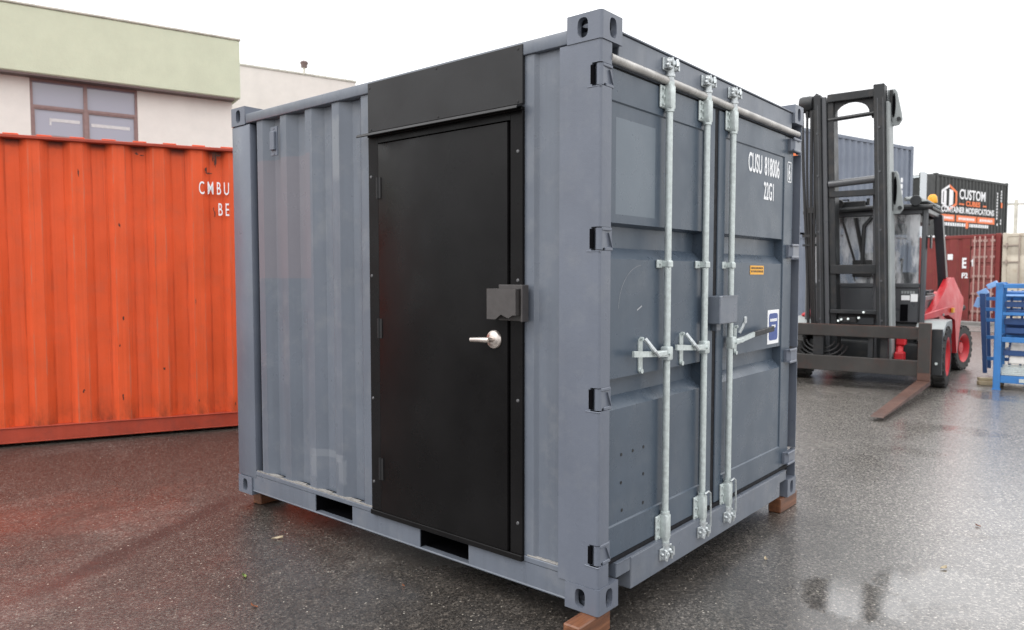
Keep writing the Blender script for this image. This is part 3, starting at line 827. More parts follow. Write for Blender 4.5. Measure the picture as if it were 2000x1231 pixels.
for z0, z1 in ((1.898, 2.011), (1.139, 1.246), (.353, .474)):
    mb = MB(); mb.tube([(-.0115, 1.432, z0), (-.0115, 1.432, z1)], .0085, 10)
    mb.tube([(-.0115, 1.432, (z0*2+z1)/3), (-.0115, 1.432, (z0*2+z1)/3+.002)], .0092, 10)
    mb.box(-.0135, -.0112, 1.405, 1.43, z0, z1); mb.build('door_hinge', 'black_steel', pd)
# lever handle
mb = MB()
mb.lathe([(0, -.0115), (.044, -.0115), (.0445, -.018), (.041, -.024), (.030, -.027), (.026, -.030), (.022, -.032), (0, -.033)], 'x', 32, Matrix.Translation((0, .585, 1.180)))
mb.tube([(-.03, .585, 1.180), (-.068, .585, 1.180)], .0125, 14)
mb.tube([(-.066, .576, 1.180), (-.070, .596, 1.180), (-.068, .635, 1.179), (-.064, .690, 1.176)], .012, 12, radii=[.013, .014, .0125, .0115])
mb.build('lever_handle', 'nickel', pd)
mb = MB(); mb.lathe([(.0, -.0345), (.008, -.0340), (.0085, -.032)], 'x', 12, Matrix.Translation((-.04, .585, 1.180))); mb.build('key_cylinder', 'screw', pd)
# latch guard box
mb = MB()
mb.box(-.013, -.0035, .386, .56, 1.272, 1.440, .002)
mb.box(-.052, -.0045, .384, .394, 1.272, 1.440, .002)
bx0, bx1, by0, by1 = -.074, -.064, .405, .580
front = [(by1, 1.422), (by0, 1.422), (by0, 1.302), (by0+.018, 1.302), (by0+.042, 1.288), (by0+.058, 1.292), (by0+.088, 1.304), (by0+.122, 1.280), (by1, 1.280)]
mb.prism(front, bx0, bx1, 'x')
mb.box(-.0635, -.0135, by0, by1, 1.414, 1.422, .001)
mb.box(-.0635, -.0135, by0, by0+.008, 1.302, 1.4135); mb.box(-.0635, -.0135, by1-.008, by1, 1.280, 1.4135)
mb.build('latch_guard', 'guard', box)
# vent
mb = MB()
mb.box(-.012, .013, 2.428, 2.478, 2.268, 2.385, .004)
mb.box(.004, .0135, 2.415, 2.488, 2.235, 2.415, .002)
for z in (2.246, 2.403): mb.tube([(.001, 2.45, z), (.005, 2.45, z)], .006, 8)
mb.build('vent', 'grey_post', box)
# overspray patch low on the sheet
mb = MB()
for (y0, y1, z0, z1) in ((1.795, 1.86, .39, .405), (1.80, 1.812, .30, .39), (1.85, 1.862, .27, .39)):
    pass
mb.bm.free()

# ---- timber blocks under the corners
def block(cx, cy, rot, l, w_, h_, label):
    mb = MB(); mb.box(-l/2, l/2, -w_/2, w_/2, 0, h_, .006)
    o = mb.build('wooden_block', 'wood'); o.location = (cx, cy, .0); o.rotation_euler = (0, 0, rot)
    return tag(o, label, 'wooden block', 'timber blocks under the grey container')
block(-.005, .053, R(1), .25, .086, .098, 'reddish wet timber block under the near corner of the grey container, by the bottom edge')
block(2.36, .062, R(-1), .29, .086, .098, 'reddish timber block under the right door corner of the grey container')
block(.20, 2.88, R(3), .22, .09, .098, 'dark reddish timber block under the far left corner of the grey container')

# ================================================================== ORANGE CONTAINER
HO = R(-25.4)
oc = thing('shipping_container', 'weathered orange corrugated container with rust marks beside the grey container', 'container', (2.50, 4.75, .0), HO)
OL, OH, OW = 6.058, 2.87, 2.438
# local: x along the length (0 at the right end, negative to the left), y away from the viewer
mb = MB(); corrugated(mb, -OL+.16, -.16, .178, 2.822, .004, .056, .062, 'x', pitch=.345, out_w=.100, slope=.070, phase=.08)
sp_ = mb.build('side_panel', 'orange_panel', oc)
mb = MB(); mb.box(-OL+.16, -.16, -.030, .08, 2.8225, 2.853, .005); mb.build('top_rail', 'orange_rail', oc)
mb = MB(); mb.box(-OL+.16, -.16, OW-.06, OW, 2.8005, 2.853, .008); mb.build('top_rail', 'orange_rail', oc)
mb = MB(); mb.box(-OL+.16, -.16, .004, .012, .045, .165, .002); mb.box(-OL+.16, -.16, -.004, .06, .1655, .1775, .003); mb.box(-OL+.16, -.16, .002, .06, .030, .0445, .003)
mb.box(-OL+.16, -.16, OW-.05, OW-.004, .03, .177, .003); mb.build('bottom_rail', 'orange_rail', oc)
mb = MB()
x = -OL+.2
while x < -.3: mb.box(x, x+.12, -.012, OW-.02, 2.8535, 2.868, .006, seg=2); x += .262
mb.box(-OL+.17, -.17, .061, OW-.061, 2.82, 2.854); mb.build('roof', 'orange', oc)
for xa in (-OL, -.159):
    for ya in (0, OW-.159):
        mb = MB(); mb.box(xa, xa+.159, ya, ya+.159, .0, 2.88, .012); mb.build('corner_post', 'orange_rail', oc)
mb = MB(); corrugated(mb, -OL+.16, -.16, .178, 2.80, OW-.012, OW-.048, OW-.054, 'x'); mb.build('side_panel', 'orange', oc)
for xa, s in ((-OL+.03, 1), (-.05, -1)):
    mb = MB(); mb.box(xa, xa+.02, .16, OW-.16, .03, 2.85); mb.build('end_wall', 'orange', oc)
mb = MB(); mb.box(-OL+.1, -.1, .07, OW-.07, .10, .16); mb.build('floor', 'rust', oc)
# lettering: ends beside the grey container's edge
text_obj('lettering', 'C M B U', .180, 'white', oc, (-1.615, .0005, 2.390), ROT_END, .445, .0004)
text_obj('lettering', 'B E', .180, 'white', oc, (-1.440, .0005, 2.180), ROT_END, .445, .0004)
# rust scrapes
def blotch(mb, cx, cz, w_, h_, y, n=14, jag=.45):
    P = []
    for k in range(n):
        a = 2*math.pi*k/n; r_ = 1+random.uniform(-jag, jag)
        P.append((cx+w_*r_*math.cos(a), cz+h_*r_*math.sin(a)))
    mb.prism(P, y-.0006, y+.001, 'y')
for cx, cz, w_, h_, y in ((-1.455, 2.745, .011, .070, .0036), (-1.475, 2.76, .006, .05, .0036), (-1.43, 2.78, .035, .008, .0036), (-1.545, 2.63, .010, .030, .0036), (-1.515, 2.595, .030, .007, .0036), (-2.16, 2.75, .012, .016, .0036), (-2.115, 2.735, .018, .006, .0036), (-1.47, 2.20, .005, .030, .0036), (-1.48, 2.245, .004, .02, .0036)):
    mb = MB(); blotch(mb, cx, cz, w_, h_, y, 16, .4); mb.build('rust_patch', 'rust', oc)

random.seed(21)
for k in range(16):
    i = random.randint(1, 7); x0 = -OL+.16-.345+.08+.345*(i+9)
    on = random.random() < .7
    cx = x0+random.uniform(.012, .088); cz = random.choice((random.uniform(2.5, 2.78), random.uniform(.25, 2.4), random.uniform(.22, .5)))
    if not -3.4 < cx < -1.3 or (cx > -1.7 and 2.1 < cz < 2.56): continue
    mb = MB(); blotch(mb, cx, cz, random.uniform(.003, .009), random.uniform(.006, .035), .0036, 12, .5); mb.build('rust_patch', 'rust', oc)

# ================================================================== BUILDING (left, behind the orange container)
HB = R(-16.4)
bd = thing('commercial_building', 'pale beige stucco building with sage green fascia band behind the orange container', 'building', (5.824, 13.039, 0), HB)
# local x along the wall (0 near its right end), y away from the viewer; wall face y=0, fascia face y=-.4
mb = MB()
WX0, WX1, WZ0, WZ1 = -3.70, -1.905, 4.02, 5.26
mb.box(-14, WX0, 0, .3, 0, 5.262); mb.box(WX1, -.10, 0, .3, 0, 5.262); mb.box(WX0, WX1, 0, .3, 0, WZ0)
mb.box(-.40, -.10, .3, 9, 0, 5.262); mb.box(-14, -.41, 8.7, 9, 0, 5.262)
mb.build('wall', 'stucco', bd)
mb = MB(); mb.box(-14.4, .02, -.26, 9.2, 5.262, 6.455, .02); mb.build('fascia', 'green', bd)
mb = MB(); mb.box(-14.42, .04, -.28, 9.22, 6.456, 6.50, .01); mb.build('coping', 'coping', bd)
mb = MB(); mb.box(-14.3, -.10, -.24, -.005, 5.225, 5.2615); mb.build('soffit', 'brown_dark', bd)
mb = MB()
fx = .045
xs = (WX0, (WX0+WX1)/2, WX1)
mb.box(WX0, WX0+fx, .02, .12, WZ0, WZ1); mb.box(WX1-fx, WX1, .02, .12, WZ0, WZ1)
mb.box(WX0+fx, WX1-fx, .02, .12, WZ1-.07, WZ1); mb.box(WX0+fx, WX1-fx, .02, .12, WZ0, WZ0+.16)
mb.box(xs[1]-.032, xs[1]+.032, .015, .12, WZ0+.16, WZ1-.07)
for a, b in ((WX0+fx, xs[1]-.032), (xs[1]+.032, WX1-fx)):
    mb.box(a, b, .02, .12, 4.70, 4.75)
    mb.box(a, a+.022, .03, .11, WZ0+.16, 4.70); mb.box(b-.022, b, .03, .11, WZ0+.16, 4.70); mb.box(a+.022, b-.022, .03, .11, WZ0+.16, WZ0+.185); mb.box(a+.022, b-.022, .03, .11, 4.675, 4.70)
wf = mb.build('window', 'brown', bd)
for a, b in ((WX0+fx, xs[1]-.032), (xs[1]+.032, WX1-fx)):
    for c, d in ((WZ0+.185, 4.675), (4.75, WZ1-.07)):
        mb = MB(); mb.box(a, b, .06, .075, c, d); mb.build('pane', 'pane', wf)
mb = MB(); 
for a, b, z, in ((WX0+.32, xs[1]-.1, 4.50), (xs[1]+.09, WX1-.14, 4.47)): mb.box(a, b, .056, .0595, z-.03, z+.03)
mb.box(WX0+.30, WX0+.33, .056, .0595, 4.40, 4.53)
mb.build('blind', 'lightstrip', wf)
# rear wing set further back
rw = thing('rear_warehouse', 'plain warm grey stucco wing set back behind the green fascia building', 'building', (5.824, 13.039, 0), HB)
mb = MB(); mb.box(.35, 4.66, 5.0, 5.3, 0, 7.36, .0); mb.box(4.36, 4.66, 5.3, 14, 0, 7.36); mb.box(.35, .65, 9.3, 14, 0, 7.36); mb.box(.651, 4.359, 13.7, 14, 0, 7.36); mb.build('wall', 'stucco2', rw)
mb = MB(); mb.box(.30, 4.69, 4.97, 14.03, 7.3605, 7.42, .01); mb.build('coping', 'coping', rw)
rv = thing('roof_vent', 'small metal vent cowl on the roof of the set back wing', 'roof vent', tuple(Matrix.Rotation(HB, 3, 'Z') @ Vector((3.62, 6.6, 0)) + Vector((5.824, 13.039, 7.42))), HB)
mb = MB(); mb.tube([(0, 0, 0), (0, 0, .66)], .035, 10); mb.build('pipe', 'coping', rv)
mb = MB(); mb.lathe([(.0, .82), (.09, .79), (.13, .74), (.10, .68), (.10, .60), (.0, .59)], 'z', 14); mb.build('cowl', 'brown_dark', rv)

# ================================================================== BACKGROUND CONTAINERS
HC = R(-16)
dC = Vector((math.cos(HC), math.sin(HC), 0)); nC = Vector((-dC.y, dC.x, 0))
def bg_container(name, label, corner, z, length, height, mat, depth=2.438, rods=None, end_detail=None, group=None, right=False, pitch=.278):
    """corner = near corner on the viewer's side, length runs along +x local (heading -16 deg)"""
    t = thing(name, label, 'container', (corner[0], corner[1], z), HC, group)
    m_side = mat
    mb = MB(); corrugated(mb, .14, length-.14, .16, height-.12, .010, .046, .054, 'x', pitch=pitch); mb.build('side_panel', m_side, t)
    mb = MB(); corrugated(mb, .14, length-.14, .16, height-.12, depth-.010, depth-.046, depth-.054, 'x', pitch=pitch); mb.build('side_panel', m_side, t)
    mb = MB(); mb.box(.14, length-.14, 0, .06, height-.1195, height-.03, .006); mb.box(.14, length-.14, depth-.06, depth, height-.1195, height-.03, .006); mb.build('top_rail', m_side, t)
    mb = MB(); mb.box(.14, length-.14, 0, .06, .02, .1595, .006); mb.box(.14, length-.14, depth-.06, depth, .02, .1595, .006); mb.build('bottom_rail', m_side, t)
    mb = MB(); mb.box(.05, length-.05, .061, depth-.061, height-.07, height-.04); mb.build('roof', m_side, t)
    mb = MB(); mb.box(.06, length-.06, .061, depth-.061, .08, .14); mb.build('floor', 'dark', t)
    for xa in (0, length-.139):
        for ya in (0, depth-.139):
            mb = MB(); mb.box(xa, xa+.139, ya, ya+.139, 0, height, .012); mb.build('corner_post', m_side, t)
    return t
def end_wall(t, x, depth, height, mat):
    mb = MB(); mb.box(x, x+.03, .14, depth-.14, .02, height-.02); return mb.build('end_wall', mat, t)

# grey stack behind the forklift mast
gcor = Vector((20.78, 3.21, 0))-dC*6.058
for k, (z, lab, gm) in enumerate(((0, 'blue grey container at the bottom of the stack behind the forklift', 'bg_grey'), (2.592, 'blue grey container stacked on top behind the forklift mast', 'bg_grey'))):
    t = bg_container('shipping_container', lab, gcor, z, 6.058, 2.591, gm, group='containers stacked across the yard')
    end_wall(t, .02, 2.438, 2.591, gm); end_wall(t, 6.0, 2.438, 2.591, gm)
    if k == 1:
        for x, s_ in ((5.15, .11), (5.42, .11)):
            mb = MB()
            for q in range(5): mb.box(x, x+.10, .002, .008, 1.55-q*.17, 1.55-q*.17+.12, 0)
            mb.build('lettering', 'white', t)
    mb = MB()
    for q in range(7): mb.box(.55, .78, .002, .008, 2.0-q*.22, 2.0-q*.22+(.15 if q % 2 else .10))
    mb.build('lettering', 'bg_orange', t)
# black container with printed advertisement on the side
bc = Vector((29.788, 4.305, 0))
t = bg_container('shipping_container', 'black container with orange and white advertising on its side above the red container', bc, 2.897, 6.0, 2.591, 'bg_black', group='containers stacked across the yard')
end_wall(t, .02, 2.438, 2.591, 'bg_black'); end_wall(t, 5.95, 2.438, 2.591, 'bg_black')
mb = MB(); mb.box(-1.16, -.02, .02, .07, .12, 2.50, .01); lf = mb.build('cargo_door', 'bg_black', t, label='opened door leaf with a pale edge')
mb = MB(); mb.box(-1.17, -.72, -.004, .0195, .06, 2.54, .004); mb.build('pale_panel', 'bg_pale', lf)
mb = MB(); mb.box(-.03, .02, .15, 2.30, 2.47, 2.54, .004); mb.build('door_header', 'bg_pale', t)
z0 = 2.897
YP = .006
def bar(mb, x0, x1, za, zb, y=YP): mb.box(x0, x1, y, y+.003, za-z0, zb-z0)
# emblem: a container drawn as an open cube
hx, hz, hr = 1.02, 4.60, .62
mb = MB()
def hexring(mb, r0, r1, a0, a1):
    for k in range(a0, a1):
        A, B = R(30+60*k), R(90+60*k)
        P = [(hx+r*math.cos(a), hz-z0+r*.72*math.sin(a)) for r, a in ((r0, A), (r1, A), (r1, B), (r0, B))]
        mb.prism(P, YP, YP+.003, 'y')
hexring(mb, .56, .70, 1, 4)
mb.prism([(hx-.42, 1.42), (hx-.22, 1.36), (hx-.22, 1.95), (hx-.42, 2.02)], YP, YP+.003, 'y')
mb.prism([(hx+.0, 1.36), (hx+.30, 1.45), (hx+.30, 1.98), (hx+.0, 2.04)], YP, YP+.003, 'y')
mb.build('emblem', 'white', t)
mb = MB(); hexring(mb, .56, .72, 4, 7); mb.build('emblem', 'bg_orange', t, label='orange right half of the cube emblem')
text_obj('lettering', 'CUSTOM', .54, 'white', t, (1.80, .002, 4.60-z0), ROT_END, 1.0, .014)
text_obj('lettering', 'CUBES', .27, 'bg_orange', t, (2.35, .002, 4.34-z0), ROT_END, 1.5, .012)
mb = MB(); bar(mb, 1.80, 2.22, 4.36, 4.42); bar(mb, 3.80, 4.10, 4.36, 4.42); mb.build('emblem', 'bg_orange', t)
text_obj('lettering', 'CONTAINER MODIFICATIONS', .32, 'white', t, (.42, .002, 4.04-z0), ROT_END, 1.0, .010)
mb = MB(); bar(mb, .40, 1.48, 3.68, 3.94); bar(mb, 1.62, 3.28, 3.68, 3.94); bar(mb, 3.34, 4.85, 3.68, 3.94); mb.build('banner', 'bg_orange', t)
mb = MB()
random.seed(3)
for xa, xb in ((.55, 1.35), (1.8, 3.1), (3.55, 4.65)):
    x = xa
    while x < xb:
        w_ = random.uniform(.06, .12); mb.box(x, min(x+w_, xb), .003, .0058, 3.76-z0, 3.86-z0); x += w_+.04
x = .42
while x < 4.3:
    w_ = random.uniform(.08, .16)
    if not 2.35 < x < 2.62: mb.box(x, x+w_, YP, YP+.003, 3.50-z0, 3.63-z0)
    x += w_+.045
for xx, za, zb in ((5.0, 3.9, 5.0), (5.35, 4.65, 5.05), (5.36, 3.7, 3.85), (5.05, 3.65, 3.78)):
    z = za
    while z < zb: mb.box(xx, xx+.09, YP, YP+.003, z-z0, z-z0+.09); z += .13
mb.build('lettering', 'white', t)
mb = MB(); mb.lathe([(0, 0), (.14, 0), (.14, .003), (0, .003)], 'y', 12, Matrix.Translation((2.49, YP, 3.56-z0))); bar(mb, 5.38, 5.52, 4.40, 4.62); mb.build('sticker', 'bg_orange', t)
t = bg_container('shipping_container', 'dark lower container standing behind the red one under the advertisement', bc, 0, 6.0, 2.896, 'bg_black', group='containers stacked across the yard')
end_wall(t, .02, 2.438, 2.896, 'bg_black')

# row of high containers with their door ends to the yard
rc = Vector((24.413, 1.528, 0))
t = bg_container('shipping_container', 'oxide red container with white letters and rusty lock rods behind the blue stillage', rc, 0, 6.058, 2.85, 'bg_red', group='containers stacked across the yard')
def door_end(t, x0, y0, y1, height, mat, name='cargo_door', n=5, dep=.035):
    mb = MB()
    pts = [(x0, .17)]
    prof = []
    z = .17
    zz = [.17]
    P = [(x0-.0, .17)]
    for k in range(n):
        a = .17+(height-.30)*(k+.25)/n; b = a+.14
        P += [(x0, a), (x0+dep, a+.03), (x0+dep, b-.02), (x0, b)]
    P += [(x0, height-.13), (x0+.08, height-.13), (x0+.08, .17)]
    mb.prism(P, y0, y1, 'y')
    return mb.build(name, mat, t)
d1 = door_end(t, -.02, .145, .82, 2.85, 'bg_pink')
mb = MB(); corrugated(mb, .845, 2.29, .17, 2.72, -.02, .012, .05, 'y', pitch=.40, out_w=.22, slope=.05); d2 = mb.build('cargo_door', 'bg_red', t)
mb = MB(); mb.box(-.03, .05, .14, 2.30, 2.725, 2.83, .01); mb.box(-.03, .05, .14, 2.30, .03, .165, .01); mb.build('door_header', 'bg_red', t)
mb = MB(); mb.box(-.045, .0, 1.6, 2.38, 2.80, 2.86); mb.build('top_edge', 'white', t)
for y in (.19, .40, .55, .70):
    mb = MB(); mb.tube([(-.06, y, .10), (-.06, y, 2.78)], .024, 8); ro = mb.build('lock_rod', 'bg_rod', t)
    for z in (.4, .95, 1.5, 2.1, 2.6):
        mb = MB(); mb.box(-.055, -.015, y-.06, y+.06, z, z+.07); mb.build('rod_guide', 'bg_rod', ro)
mb = MB(); mb.box(-.024, -.018, .825, .845, .17, 2.72); mb.build('door_seal', 'rust', t)
ROT_DOOR = Euler((R(90), 0, R(-90)))
text_obj('lettering', 'E', .44, 'white', t, (-.0245, 1.08, 1.80), ROT_DOOR, .62, .016)
text_obj('lettering', 't', .44, 'white', t, (-.0245, .80, 1.84), ROT_DOOR, .70, .012)
text_obj('lettering', 'F2', .22, 'white', t, (-.0245, 1.08, 1.48), ROT_DOOR, .9, .010)
mb = MB(); mb.box(-.0245, -.0205, 1.36, 1.52, 2.06, 2.24); mb.build('sticker', 'white', t)
end_wall(t, 6.0, 2.438, 2.85, 'bg_red')
rc2 = rc-nC*2.50
t = bg_container('shipping_container', 'cream container with door hinges right of the red container at the photo edge', rc2, 0, 6.058, 2.85, 'bg_beige', group='containers stacked across the yard')
d3 = door_end(t, -.02, 1.24, 2.29, 2.85, 'bg_beige', n=3, dep=.012); d4 = door_end(t, -.02, .15, 1.21, 2.85, 'bg_taupe', n=3, dep=.012)
mb = MB(); mb.box(-.03, .05, .14, 2.30, 2.725, 2.83, .01); mb.box(-.03, .05, .14, 2.30, .03, .165, .01); mb.build('door_header', 'bg_beige', t)
for z in (.35, 1.25, 1.95, 2.45):
    mb = MB(); mb.box(-.05, -.021, 1.98, 2.42, z, z+.035); mb.tube([(-.05, 2.30, z-.05), (-.05, 2.30, z+.09)], .03, 8); mb.build('hinge', 'bg_taupe', t)
for y in (1.95,):
    mb = MB(); mb.tube([(-.06, y, .10), (-.06, y, 2.78)], .02, 8); mb.build('lock_rod', 'bg_taupe', t)
end_wall(t, 6.0, 2.438, 2.85, 'bg_beige')
rc3 = rc+nC*2.50
t = bg_container('shipping_container', 'dark grey container beside the red one, hidden behind the forklift cab', rc3, 0, 6.058, 2.591, 'bg_grey', group='containers stacked across the yard')
end_wall(t, .0, 2.438, 2.591, 'bg_grey')
# concrete apron in front of the row
mb = MB()
for k in range(3):
    a = rc-dC*(.55+k*.95)-nC*3.2
    for q in range(7):
        p = a+nC*q*1.05
        mt = Matrix.Translation((p.x, p.y, 0)) @ Matrix.Rotation(HC, 4, 'Z')
        mb.box(-.45, .45, .015, 1.035, .004, .016, .004, mtx=mt)
structure(mb.build('concrete_apron', 'concrete'))
mb = MB(); mt = Matrix.Translation((rc.x, rc.y, 0)) @ Matrix.Rotation(HC, 4, 'Z')
mb.box(-.42, -.20, -3.2, 4.6, .0, .13, .02, mtx=mt); structure(mb.build('kerb', 'concrete'))

# overhead wire
pole = thing('utility_pole', 'far utility pole carrying a thin wire right of the black container', 'utility pole', (57.0, 4.65, 0), 0)
mb = MB(); mb.tube([(0, 0, 0), (0, 0, 6.55)], .11, 8); mb.build('pole', 'coping', pole)
mb = MB(); mb.box(-.06, .06, -.5, .5, 6.2, 6.3); mb.build('crossarm', 'coping', pole)
mb = MB()
mb.tube([(57, 4.65+.4+t_*1.1, 6.32-.03*math.sin(math.pi*min(1, t_/12))+.02*t_) for t_ in range(0, 13)], .018, 5)
mb.tube([(57, 4.65+.4-t_*1.1, 6.32-.12*math.sin(math.pi*min(1, t_/12))) for t_ in range(0, 13)], .018, 5)
tag(mb.build('overhead_wire', 'hose'), 'thin overhead wire crossing the white sky at the right edge', 'wire')

# ================================================================== FORKLIFT
FO = Vector((9.2, 1.35, 0)); FT = R(183.5)
fk = thing('forklift', 'large red and charcoal forklift with tall mast parked facing the grey container', 'forklift', tuple(FO), FT)
def sh(z): return -.036*(z-.85)          # the mast leans slightly
def upright(y0, y1, x0, x1, z0, z1, mat, parent, name):
    mb = MB()
    P = []
    vs = []
    for z in (z0, z1):
        d = sh(z); vs += [(x0, y0+d, z), (x1, y0+d, z), (x1, y1+d, z), (x0, y1+d, z)]
    fs = [(3, 2, 1, 0), (4, 5, 6, 7), (0, 1, 5, 4), (1, 2, 6, 5), (2, 3, 7, 6), (3, 0, 4, 7)]
    f = mb._add(vs, fs)
    bmesh.ops.bevel(mb.bm, geom=list({e for x in f for e in x.edges}), offset=.008, segments=1, affect='EDGES')
    return mb.build(name, mat, parent)
# mast: cross members as the part, uprights as its pieces
def cross(mb, z, h, x0, x1, y0=-.32, y1=.30):
    d0 = sh(z)
    mb.box(x0, x1, y0+d0, y1+d0, z-h/2, z+h/2, .006)
mb = MB()
cross(mb, 4.09, .11, .62, .72)
d = sh(4.0)
arch = [(-.33, 4.034), (-.33, 3.70), (-.275, 3.70), (-.265, 3.78)]
for k in range(13):
    a = R(180-180*k/12); arch.append((-.005+.225*math.cos(a), 3.84+.175*math.sin(a)))
arch += [(.245, 3.80), (.255, 3.76), (.30, 3.76), (.30, 4.034)]
mb.prism([(y+d, z) for y, z in arch], .60, .64, 'x')
mast = mb.build('mast', 'fl_dark', fk)
for z, h_, xa, xb in ((2.73, .085, .62, .70), (1.66, .13, .58, .70), (1.06, .055, .60, .74), (1.0, .05, .55, .62)):
    mb = MB(); cross(mb, z, h_, xa, xb); mb.build('crossbar', 'fl_dark', mast)
mb = MB(); mb.tube([(.66, -.32+sh(3.81), 3.79), (.66, .30+sh(3.81), 3.82)], .030, 10); mb.build('tie_tube', 'fl_dark', mast)
mb = MB(); mb.tube([(.68, -.32+sh(2.89), 2.875), (.68, .30+sh(2.89), 2.91)], .052, 12); mb.build('tie_tube', 'fl_mid', mast)
upright(-.49, -.40, .60, .76, .25, 4.15, 'fl_dark', mast, 'upright')
upright(-.398, -.335, .50, .72, .25, 4.12, 'fl_mid', mast, 'upright')
upright(-.333, -.245, .42, .68, .25, 4.05, 'fl_dark', mast, 'upright')
upright(.290, .430, .55, .76, .25, 4.19, 'fl_dark', mast, 'upright')
upright(.432, .475, .40, .70, .25, 3.95, 'fl_pale', mast, 'upright')  # pale colour carries the sky reflection on this side face
for y0, xf in ((-.445, .7602), (.335, .7602), (.405, .7602)):  # highlights along the roller tracks, laid on as thin lighter strips
    mb = MB()
    vs = [(xf, y0+sh(.5), .5), (xf, y0+.010+sh(.5), .5), (xf, y0+.010+sh(4.0), 4.0), (xf, y0+sh(4.0), 4.0)]
    mb._add(vs+[(x+.002, y, z) for x, y, z in vs], [(0, 1, 2, 3), (4, 5, 6, 7), (0, 1, 5, 4), (1, 2, 6, 5), (2, 3, 7, 6), (3, 0, 4, 7)])
    mb.build('track_highlight', 'fl_mid', mast)
for z in (.6, .95, 1.5, 2.2, 3.0, 3.6):
    for y in (-.45, .36):
        mb = MB(); mb.lathe([(0, .7605), (.016, .7605), (.016, .772), (0, .772)], 'x', 6, Matrix.Translation((0, y+sh(z), z))); mb.build('bolt', 'fl_mid', mast)
# head brackets and rollers
def bracket(yc, z0, z1, mat):
    """forward facing pear shaped plate with an oblong slot"""
    y0, y1 = yc-.06, yc+.125
    out = [(y0, z1), (y0+.10, z1), (y0+.125, z1-.05), (y1, z0+.17), (y1+.012, z0+.08), (y1-.03, z0+.01), (y0+.06, z0), (y0, z0+.06)]
    mb = MB(); mb.prism(out, .46, .50, 'x', bev=.008); o = mb.build('chain_bracket', mat, mast)
    mb = MB(); pl = [(y0+.088+.022*math.cos(2*math.pi*k/16), (z0+z1)/2+.03+(z1-z0)*.33*math.sin(2*math.pi*k/16)) for k in range(16)]
    mb.prism(pl, .5005, .506, 'x'); mb.build('bracket_slot', 'dark', mast)
    mb = MB(); mb.lathe([(0, .5005), (.026, .5005), (.026, .53), (0, .53)], 'x', 12, Matrix.Translation((0, y1-.03, z0+.09))); mb.build('bracket_pin', 'fl_dark', mast)
    mb = MB(); mb.box(.44, .56, yc-.02, yc+.012, z0+.05, z1-.02); mb.build('bracket_block', 'fl_dark', mast)
    return o
bracket(.475+sh(3.95), 3.64, 4.15, 'fl_pale')
bracket(.475+sh(2.7), 2.42, 3.02, 'fl_pale')
mb = MB(); mb.lathe([(0, -.09), (.11, -.09), (.12, -.05), (.12, .05), (.11, .09), (0, .09)], 'y', 16, Matrix.Translation((.62, -.62+sh(4.1), 4.06)))
mb.prism([(-.76, 4.02), (-.60, 4.20), (-.54, 4.16), (-.54, 3.90), (-.74, 3.86)], .60, .66, 'x'); mb.tube([(.64, -.60, 4.05), (.64, -.45, 4.06)], .05, 10)
mb.build('hose_reel', 'fl_dark', mast)
# vertical hoses left of the mast
for k, (y, r_) in enumerate(((-.66, .022), (-.60, .018), (-.55, .024), (-.515, .018))):
    mb = MB(); mb.tube([(.66+.02*k, y+sh(z)+.02*math.sin(z*1.3+k), z) for z in (.8, 1.3, 1.9, 2.5, 3.1, 3.6, 3.95)], r_, 8); mb.build('hydraulic_hose', 'hose', mast)
mb = MB(); mb.box(.64, .70, -.70+sh(2.1), -.50+sh(2.1), 2.13, 2.17); mb.box(.64, .70, -.70+sh(1.9), -.50+sh(1.9), 2.00, 2.03); mb.box(.63, .72, -.60+sh(2.6), -.50+sh(2.6), 2.48, 2.56)
mb.build('hose_clamp', 'fl_dark', mast)
for y in (-.28, .255):
    mb = MB(); mb.tube([(.50, y, .35), (.50, y+sh(2.9), 2.9)], .035, 10); mb.build('lift_cylinder', 'fl_mid', mast)
# carriage
mb = MB()
YL, YR = -1.08, 1.0
mb.box(.88, .965, YL, .985, .725, .885, .006); mb.box(.88, .965, YL, .985, .235, .445, .006)
car = mb.build('carriage', 'fl_worn', fk)
for ya, yb, xa, xb, za, zb in ((.99, 1.11, .84, .93, .265, .87), (-1.2, -1.09, .84, .93, .265, .87), (.22, .285, .84, .93, .4455, .7245), (-.5, -.36, .84, .93, .4455, .7245), (.36, .46, .78, .86, .30, .74)):
    mb = MB(); mb.box(xa, xb, ya, yb, za, zb, .006); mb.build('carriage_plate', 'fl_dark', car)
mb = MB(); mb.tube([(.9305, 1.05, .42), (.95, 1.05, .42)], .018, 8); mb.build('pin', 'galv', car)
mb = MB(); mb.box(.885, .962, YL, .84, .8855, .8885); mb.build('bare_edge', 'rust_fork', car)
for k in range(4):
    mb = MB()
    r0 = .13+.035*k
    mb.tube([(.84-.02*k, -.42+(r0*1.5)*math.cos(R(a)), .66-.02*k+r0*math.sin(R(a))) for a in range(185, 360, 12)], .014, 8)
    mb.build('hydraulic_hose', 'hose', car)
# valve and hose bits above the carriage
mb = MB(); mb.box(.56, .72, -.22, .02, .90, .985, .01); mb.tube([(.60, -.18, .98), (.62, -.14, 1.03), (.62, -.02, 1.02), (.60, .06, 1.05), (.6, .14, 1.06)], .012, 6)
mb.build('valve_block', 'fl_dark', car)
for y, z in ((-.21, .92), (-.17, .94), (-.08, .95), (.06, .97), (.12, 1.05)):
    mb = MB(); mb.tube([(.72, y, z), (.75, y, z+.01)], .016, 8); mb.build('hose_fitting', 'galv', car)
